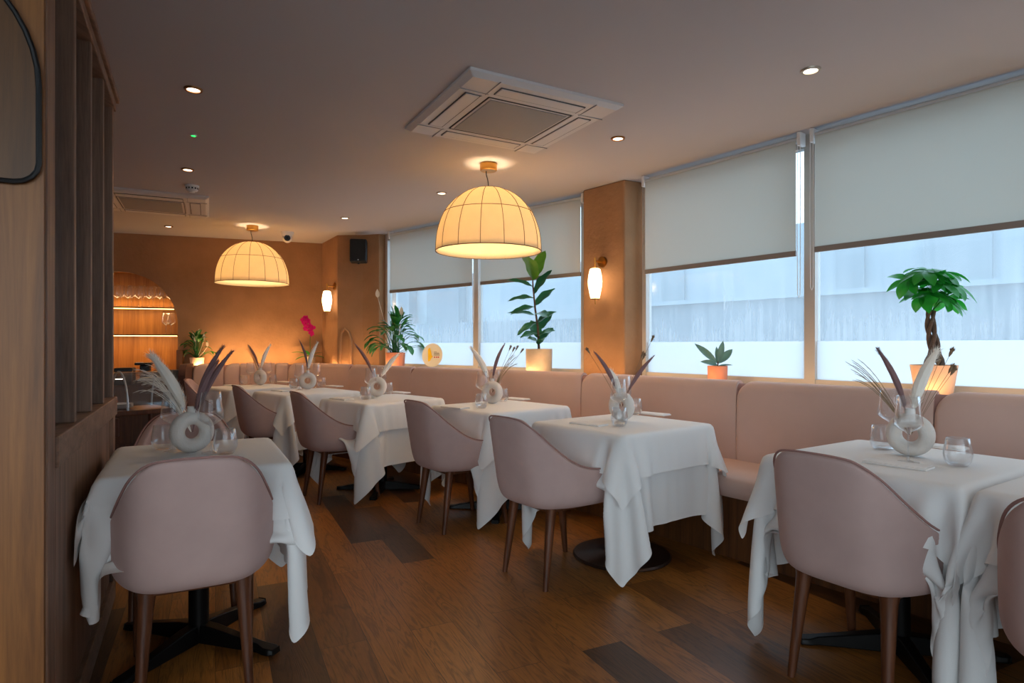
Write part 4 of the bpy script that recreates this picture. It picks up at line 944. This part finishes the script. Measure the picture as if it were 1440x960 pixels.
for k, q in VB.items():
    if q is None: continue
    p = at(q[0], q[1], TZ); s = TAB[k]['s']
    if k == 'A': v0 = tag(vp.make('ring_vase', M['ceramic'], None, angle=60), '', 'vase')
    o = v0 if k == 'A' else v0.copy()
    if k != 'A': col.objects.link(o)
    o.location = (p.x, p.y, TZ+.001); o.rotation_euler = (0, 0, q[2]); tag(o, 'white ceramic ring vase on '+s, 'vase', 'ring vases on the tables')
    bouquet(k, p, ST[k], seed=ord(k), label='dried plumes and stems in the ring vase on '+s)
GLS = {'A': dict(w=[(1277, 650.5), (1252, 630)], t=[(1347, 655), (1240, 632)], n=[(1318, 629, .2), (1262, 655, -.6)]),
 'B': dict(w=[(870, 595), (877, 585.5)], t=[(871, 599.5), (893, 583)], n=[(828, 597, -.5), (918, 583, -.5)]),
 'C': dict(w=[(678, 570), (697, 563.5)], t=[(677, 574), (707, 564.5)], n=[(640, 573.5, -.6), (727, 561.5, -.5)]),
 'D': dict(w=[(521, 560.5), (536, 554.5)], t=[(514, 561.5), (545.5, 554)], n=[(480, 561.5, -.6), (562, 552.5, -.5)]),
 'E': dict(w=[(421, 548.5), (444, 545.5)], t=[(413, 546), (452, 544)], n=[(470, 543.5, -.5), (395, 550, -.5)]),
 'F': dict(w=[(352, 540.5), (377, 538.5)], t=[(343, 540.5), (384, 539)], n=[(326, 542.5, -.6), (400, 537.5, -.4)]),
 'L': dict(w=[(244, 635), (296.5, 637)], t=[(229.5, 632), (317, 638.5)], n=[])}
wp = tpz = npz = None
for k, d in GLS.items():
    s = TAB[k]['s']
    for i, (px, py) in enumerate(d['w']):
        p = at(px, py, TZ); lab = ('wine glass on the window side of ' if i else 'wine glass on the aisle side of ')+s
        if k == 'L': lab = ('wine glass on the aisle side of ' if i else 'wine glass on the screen side of ')+s
        if wp is None: wp = wine_glass((p.x, p.y, TZ+.001), lab, 'wine glasses on the dining tables')
        else: dup(wp, (p.x, p.y, TZ+.001), 0, lab)
    for i, (px, py) in enumerate(d['t']):
        p = at(px, py, TZ); lab = ('short tumbler on the window side of ' if i != (k == 'A') else 'short tumbler on the aisle side of ')+s
        if k == 'L': lab = ('short tumbler on the aisle side of ' if i else 'short tumbler on the screen side of ')+s
        if k == 'A': lab = ('short tumbler partly behind the ring vase on ' if i else 'short tumbler standing alone near the corner of ')+s
        if tpz is None: tpz = tumbler((p.x, p.y, TZ+.001), lab, 'water tumblers on the dining tables')
        else: o = tpz.copy(); col.objects.link(o); o.location = (p.x, p.y, TZ+.001); o['label'] = lab
    for i, (px, py, a) in enumerate(d['n']):
        p = at(px, py, TZ); lab = ('folded white napkin on the window side of ' if i != (k == 'A') else 'folded white napkin on the aisle side of ')+s
        if npz is None:
            m = MB(); rows = [[(x, y, z) for y, z in ((-.045, .001), (-.047, .006), (-.04, .009), (.04, .008), (.047, .005), (.045, .001))] for x in (-.105, -.10, .10, .105)]; m.grid(rows, wrap=True); m.f += [tuple(range(6))[::-1], tuple(range(18, 24))]; m.mi += [0, 0]
            m.box(-.10, .10, -.041, .043, .0085, .011); npz = bevel(m.make('folded_napkin', M['napkin'], None), .003)
            o = npz; tag(o, lab, 'napkin', 'folded napkins on the dining tables')
        else: o = npz.copy(); col.objects.link(o); o['label'] = lab
        o.location = (p.x, p.y, TZ+.001); o.rotation_euler = (0, 0, TAB[k]['rz']+.1)
# ---------------------------------------------------------------- plants on the ledge
def pot(t, r0, r1, h, mat, square=False, rim=.006, soil=.9):
    MB().lathe([(.001, .001), (r0, .001), (r0*1.01, .006), (r1, h), (r1-rim, h), (r1-rim-.002, h*soil), (.001, h*soil)], 40).make('pot', M[mat], t, angle=50)
    MB().lathe([(r1-rim-.003, h*soil), (r1*.5, h*soil+.006), (.001, h*soil+.008)], 24).make('soil', M['soil'], t)
def P_ledge(px, n, d): p = on(px, n, d); return (p.x, p.y, ZL)
# braided money tree
rng = random.Random(4)
t = thing('money_tree', 'braided trunk money tree with bright green leaf fans in a peach pot', 'potted plant', P_ledge(1313, NR, 3.735))
pot(t, .082, .108, .165, 'peachpot')
for k in range(4):
    pts = []
    for i in range(15):
        s = i/14; a = k*pi/2+s*5.5; rr = .022*(1-.3*s)+.030*max(0, .22-s)/.22; pts.append((rr*cos(a)-.012*s+.008*sin(s*6), rr*sin(a), .15+s*.30))
    MB().tube(pts, [.013-.005*i/14 for i in range(15)], 8).make('braided_trunk', M['bark'], t)
fol = MB(); stem = MB(); top = Vector((-.015, 0, .44))
whorls = [(-.17, .02, .60), (-.10, -.05, .64), (-.02, .03, .66), (.05, -.04, .64), (.10, .05, .65), (.13, -.02, .58), (-.11, -.03, .52), (-.02, -.07, .52), (.07, -.06, .49), (-.05, .08, .56), (.04, .08, .55), (-.02, 0, .60), (.02, -.05, .58), (.14, .04, .50)]
for w in whorls:
    c = Vector((w[0]*.72-.004, w[1]*.8, w[2]+.012)); stem.tube([top, top.lerp(c, .5)+Vector((0, 0, .02)), c], .0022, 5); ax = (c-top).normalized()*.9+Vector((rng.uniform(-.3, .3), rng.uniform(-.9, .1), .35)); ax.normalize()
    for i in range(6):
        a = i*pi/3+rng.random()*.5; d = (ax.orthogonal().normalized()@Matrix.Rotation(a, 3, ax))*.95+ax*.12+Vector((c.x*.9, c.y, -.02+.25*(rng.random()-.5))); fol.leaf(c, d, ax, .10+.05*rng.random(), .050+.012*rng.random(), droop=.9, fold=.12)
stem.make('leaf_stems', M['leaf_money'], t); fol.make('foliage', M['leaf_money'], t, angle=180)
# small pale leaved plant
t = thing('rubber_plant', 'small potted plant with a few long pale green leaves in a terracotta pot', 'potted plant', P_ledge(1009, NR, 3.74))
pot(t, .064, .068, .125, 'terracotta'); fol = MB(); st = MB(); st.tube([(0, 0, .11), (.004, 0, .155)], .005, 6); st.make('stem', M['bark'], t)
for x, y, z, L, W, dr in ((-.17, 0, .16, .215, .048, .1), (-.13, -.02, .07, .135, .040, .5), (.12, .02, .12, .150, .054, .1), (.045, .0, .20, .165, .046, .05), (-.01, .02, .2, .12, .032, 0), (.13, -.03, .03, .10, .012, .3)):
    fol.leaf((.002, 0, .125 if z < .1 else .14), (x, y, z), (0, -1, .5) if abs(z) < .1 else (-z*.4, -1, abs(x)*.4+.1), L, W, droop=dr, fold=.35)
fol.make('foliage', M['leaf_grey'], t, angle=180)
# fiddle leaf fig
t = thing('fiddle_leaf_fig', 'tall fiddle leaf fig with big leaves in a beige stone pot on the ledge', 'potted plant', P_ledge(758, NL, 4.37))
pot(t, .117, .122, .235, 'stonepot'); MB().tube([(0, 0, .21), (-.01, 0, .42), (-.035, 0, .60), (-.055, 0, .80), (-.06, 0, .93)], [.012, .010, .009, .007, .005], 8).make('stem', M['bark'], t)
fg = MB(); fy = MB()
big = [(-.055, -.02, .86, -.10, -.3, .35, .36, .20, 1), (-.055, 0, .86, .28, 0, .9, .30, .15, 1), (-.05, 0, .80, -.36, -.1, .18, .27, .09, 0), (-.045, 0, .74, .22, -.1, .40, .27, .12, 0), (-.05, 0, .70, -.35, .05, .05, .24, .10, 0),
       (-.035, 0, .62, -.3, -.1, -.02, .25, .10, 0), (-.035, 0, .63, .24, 0, .30, .24, .11, 0), (-.03, -.02, .56, .15, -.2, .0, .19, .12, 0), (-.03, 0, .54, -.30, -.1, .10, .28, .08, 0), (-.02, 0, .48, -.25, -.05, -.1, .22, .10, 0), (-.02, 0, .47, .22, -.08, .20, .22, .10, 0),
       (-.01, 0, .40, .22, 0, .35, .21, .11, 0), (-.01, 0, .38, -.25, -.1, .0, .18, .10, 0), (-.01, -.02, .35, .18, -.15, .12, .20, .11, 0), (0, 0, .31, .2, 0, .25, .18, .10, 0), (0, -.01, .29, -.14, -.12, .1, .15, .10, 0), (0, 0, .27, .05, -.2, .15, .16, .09, 0), (0, 0, .33, -.1, .1, .3, .2, .11, 0)]
for x, y, z, dx, dy, dz, L, W, yg in big: (fy if yg else fg).leaf((x, y, z), (dx, dy, dz), (-dz*.5*dx, -.55, 1), L, W, droop=.45, fold=.25, n=9, shape=.9, wave=.05)
fg.make('foliage', M['leaf_fig'], t, angle=180); o = fy.make('young_leaf', M['leaf_figyoung'], t, angle=180); o['label'] = 'pale yellow green young top leaves'
# peace lilies
def lily(px, n, d, label, H, spread, pr, ph, potm, nl, flowers, seed):
    rng = random.Random(seed); t = thing('peace_lily', label, 'potted plant', P_ledge(px, n, d)); pot(t, pr*.9, pr, ph, potm); fol = MB(); fl = MB()
    for i in range(nl):
        a = rng.uniform(0, 2*pi); o = rng.uniform(.05, 1); b = Vector((rng.uniform(-.4, .4)*pr, rng.uniform(-.4, .4)*pr, ph*.9)); hh = H*(1-.75*o**1.6)*rng.uniform(.75, 1)
        d2 = Vector((cos(a), sin(a)*(.55 if n is NL else .28), 0)); e = b+d2*spread*o*.62+Vector((0, 0, hh*.8)); md = b.lerp(e, .55)+Vector((0, 0, hh*.25))
        pts = [b*(1-q)**2+md*2*q*(1-q)+e*q*q for q in np.linspace(0, 1, 6)]; fol.tube(pts, .0028, 4)
        dd = (pts[-1]-pts[-2]).normalized()+d2*.4*o; L = spread*rng.uniform(.34, .52); fol.leaf(e, dd, Vector((0, 0, 1))-dd*dd.z+d2*-.2, L, L*.46, droop=.9+o, fold=.25, wave=.04)
    fol.make('foliage', M['leaf'], t, angle=180)
    for x, y, z in flowers:
        m = MB(); m.tube([(0, 0, ph*.9), (x*.6, y*.6, z*.6), (x, y, z-.05)], .0025, 5); m.leaf((x, y, z-.05), (x*.2, -.1, 1), (0, -1, .2), .10*H/.5, .048*H/.5, droop=.05, fold=.35, shape=.8); m.tube([(x, y-.008, z-.035), (x, y-.008, z+.01)], .004, 6); m.make('white_flower', M['spathe'], t)
lily(556, NL, 4.37, 'bushy peace lily in a terracotta pot on the window ledge beside the corner wall', .50, .40, .112, .185, 'terracotta', 64, [(-.20, 0, .86), (.07, .0, .66)], 7)
lily(277, NB, WB-.13, 'peace lily with several pale flowers in a small pink pot against the back wall', .36, .25, .082, .115, 'peachpot', 46, [(-.04, 0, .40), (.02, .02, .45), (.09, 0, .39), (.13, 0, .30), (0, -.03, .36)], 9)
# orchid
t = thing('orchid', 'magenta orchid with one arching stem against the back wall', 'potted plant', P_ledge(437, NB, WB-.14)); pot(t, .05, .062, .12, 'stonepot')
fol = MB()
for dx, dy, dz, L, W in ((-.3, -.05, .22, .26, .075), (-.25, 0, .05, .22, .07), (.3, -.05, .1, .2, .06), (-.1, -.2, .25, .2, .07), (.2, .1, .2, .16, .06)): fol.leaf((0, 0, .12), (dx, dy, dz), (0, 0, 1), L, W, droop=.8, fold=.25)
fol.make('foliage', M['leaf'], t, angle=180); m = MB(); m.tube([(0, 0, .11), (-.01, 0, .3), (-.005, 0, .44), (-.03, 0, .56), (-.06, -.01, .62)], .0035, 6); m.make('flower_stem', M['leaf'], t)
fl = MB(); rng = random.Random(2)
for x, y, z in ((-.06, -.01, .62), (-.09, -.02, .59), (-.03, -.02, .58), (-.06, -.03, .55), (-.01, -.02, .52), (-.05, -.03, .49), (.0, -.02, .46), (.035, -.02, .50), (.02, -.03, .42)):
    for i in range(5): a = i*2*pi/5+rng.random(); fl.leaf((x, y, z), (cos(a), -.25, sin(a)), (0, -1, 0), .045, .038, droop=.1, fold=.1, n=4)
    fl.ball((x, y-.012, z), .008, 6, 4)
fl.make('blossoms', M['orchid'], t, angle=180)
# round plate-like sign leaning on the glass
p = on(609, NL, 4.54); t = thing('round_plaque', 'round cream plaque with a yellow shape and three red dots leaning on the window', 'plaque', (p.x, p.y, ZL), face((-.40, -.92)))
T = Matrix.Translation((0, 0, .155)) @ Matrix.Rotation(R(-84), 4, 'X')
tl = lambda mb: mb.make
MB().lathe([(.001, .0), (.06, .0), (.115, .012), (.131, .016), (.131, .019), (.112, .016), (.06, .004), (.001, .004)], 48, T).make('plate_body', M['plate'], t, angle=50)
def flat(name, polys, mat):
    m = MB()
    for pl_ in polys: m.add([T @ Vector((-x*1.15, y*1.15, .0065 if abs(x) < .06 and abs(y) < .06 else .012)) for x, y in pl_], [tuple(range(len(pl_)))])
    return m.make(name, mat, t, smooth=False)
flat('yellow_mark', [[(-.055, -.075), (-.035, -.078), (-.018, -.03), (-.012, .0), (.002, .012), (-.012, .028), (-.03, .058), (-.046, .06), (-.052, .03)]], M['yellow'])
flat('red_dots', [[(x+.0075*cos(a), .018+.0075*sin(a)) for a in np.linspace(0, 2*pi, 9)[:-1]] for x in (.022, .045, .068)], M['red'])
flat('small_print', [[(.012, y), (.012+w, y), (.012+w, y+.0035), (.012, y+.0035)] for y, w in ((-.004, .075), (-.014, .085), (-.024, .06), (-.034, .03))], M['ink'])
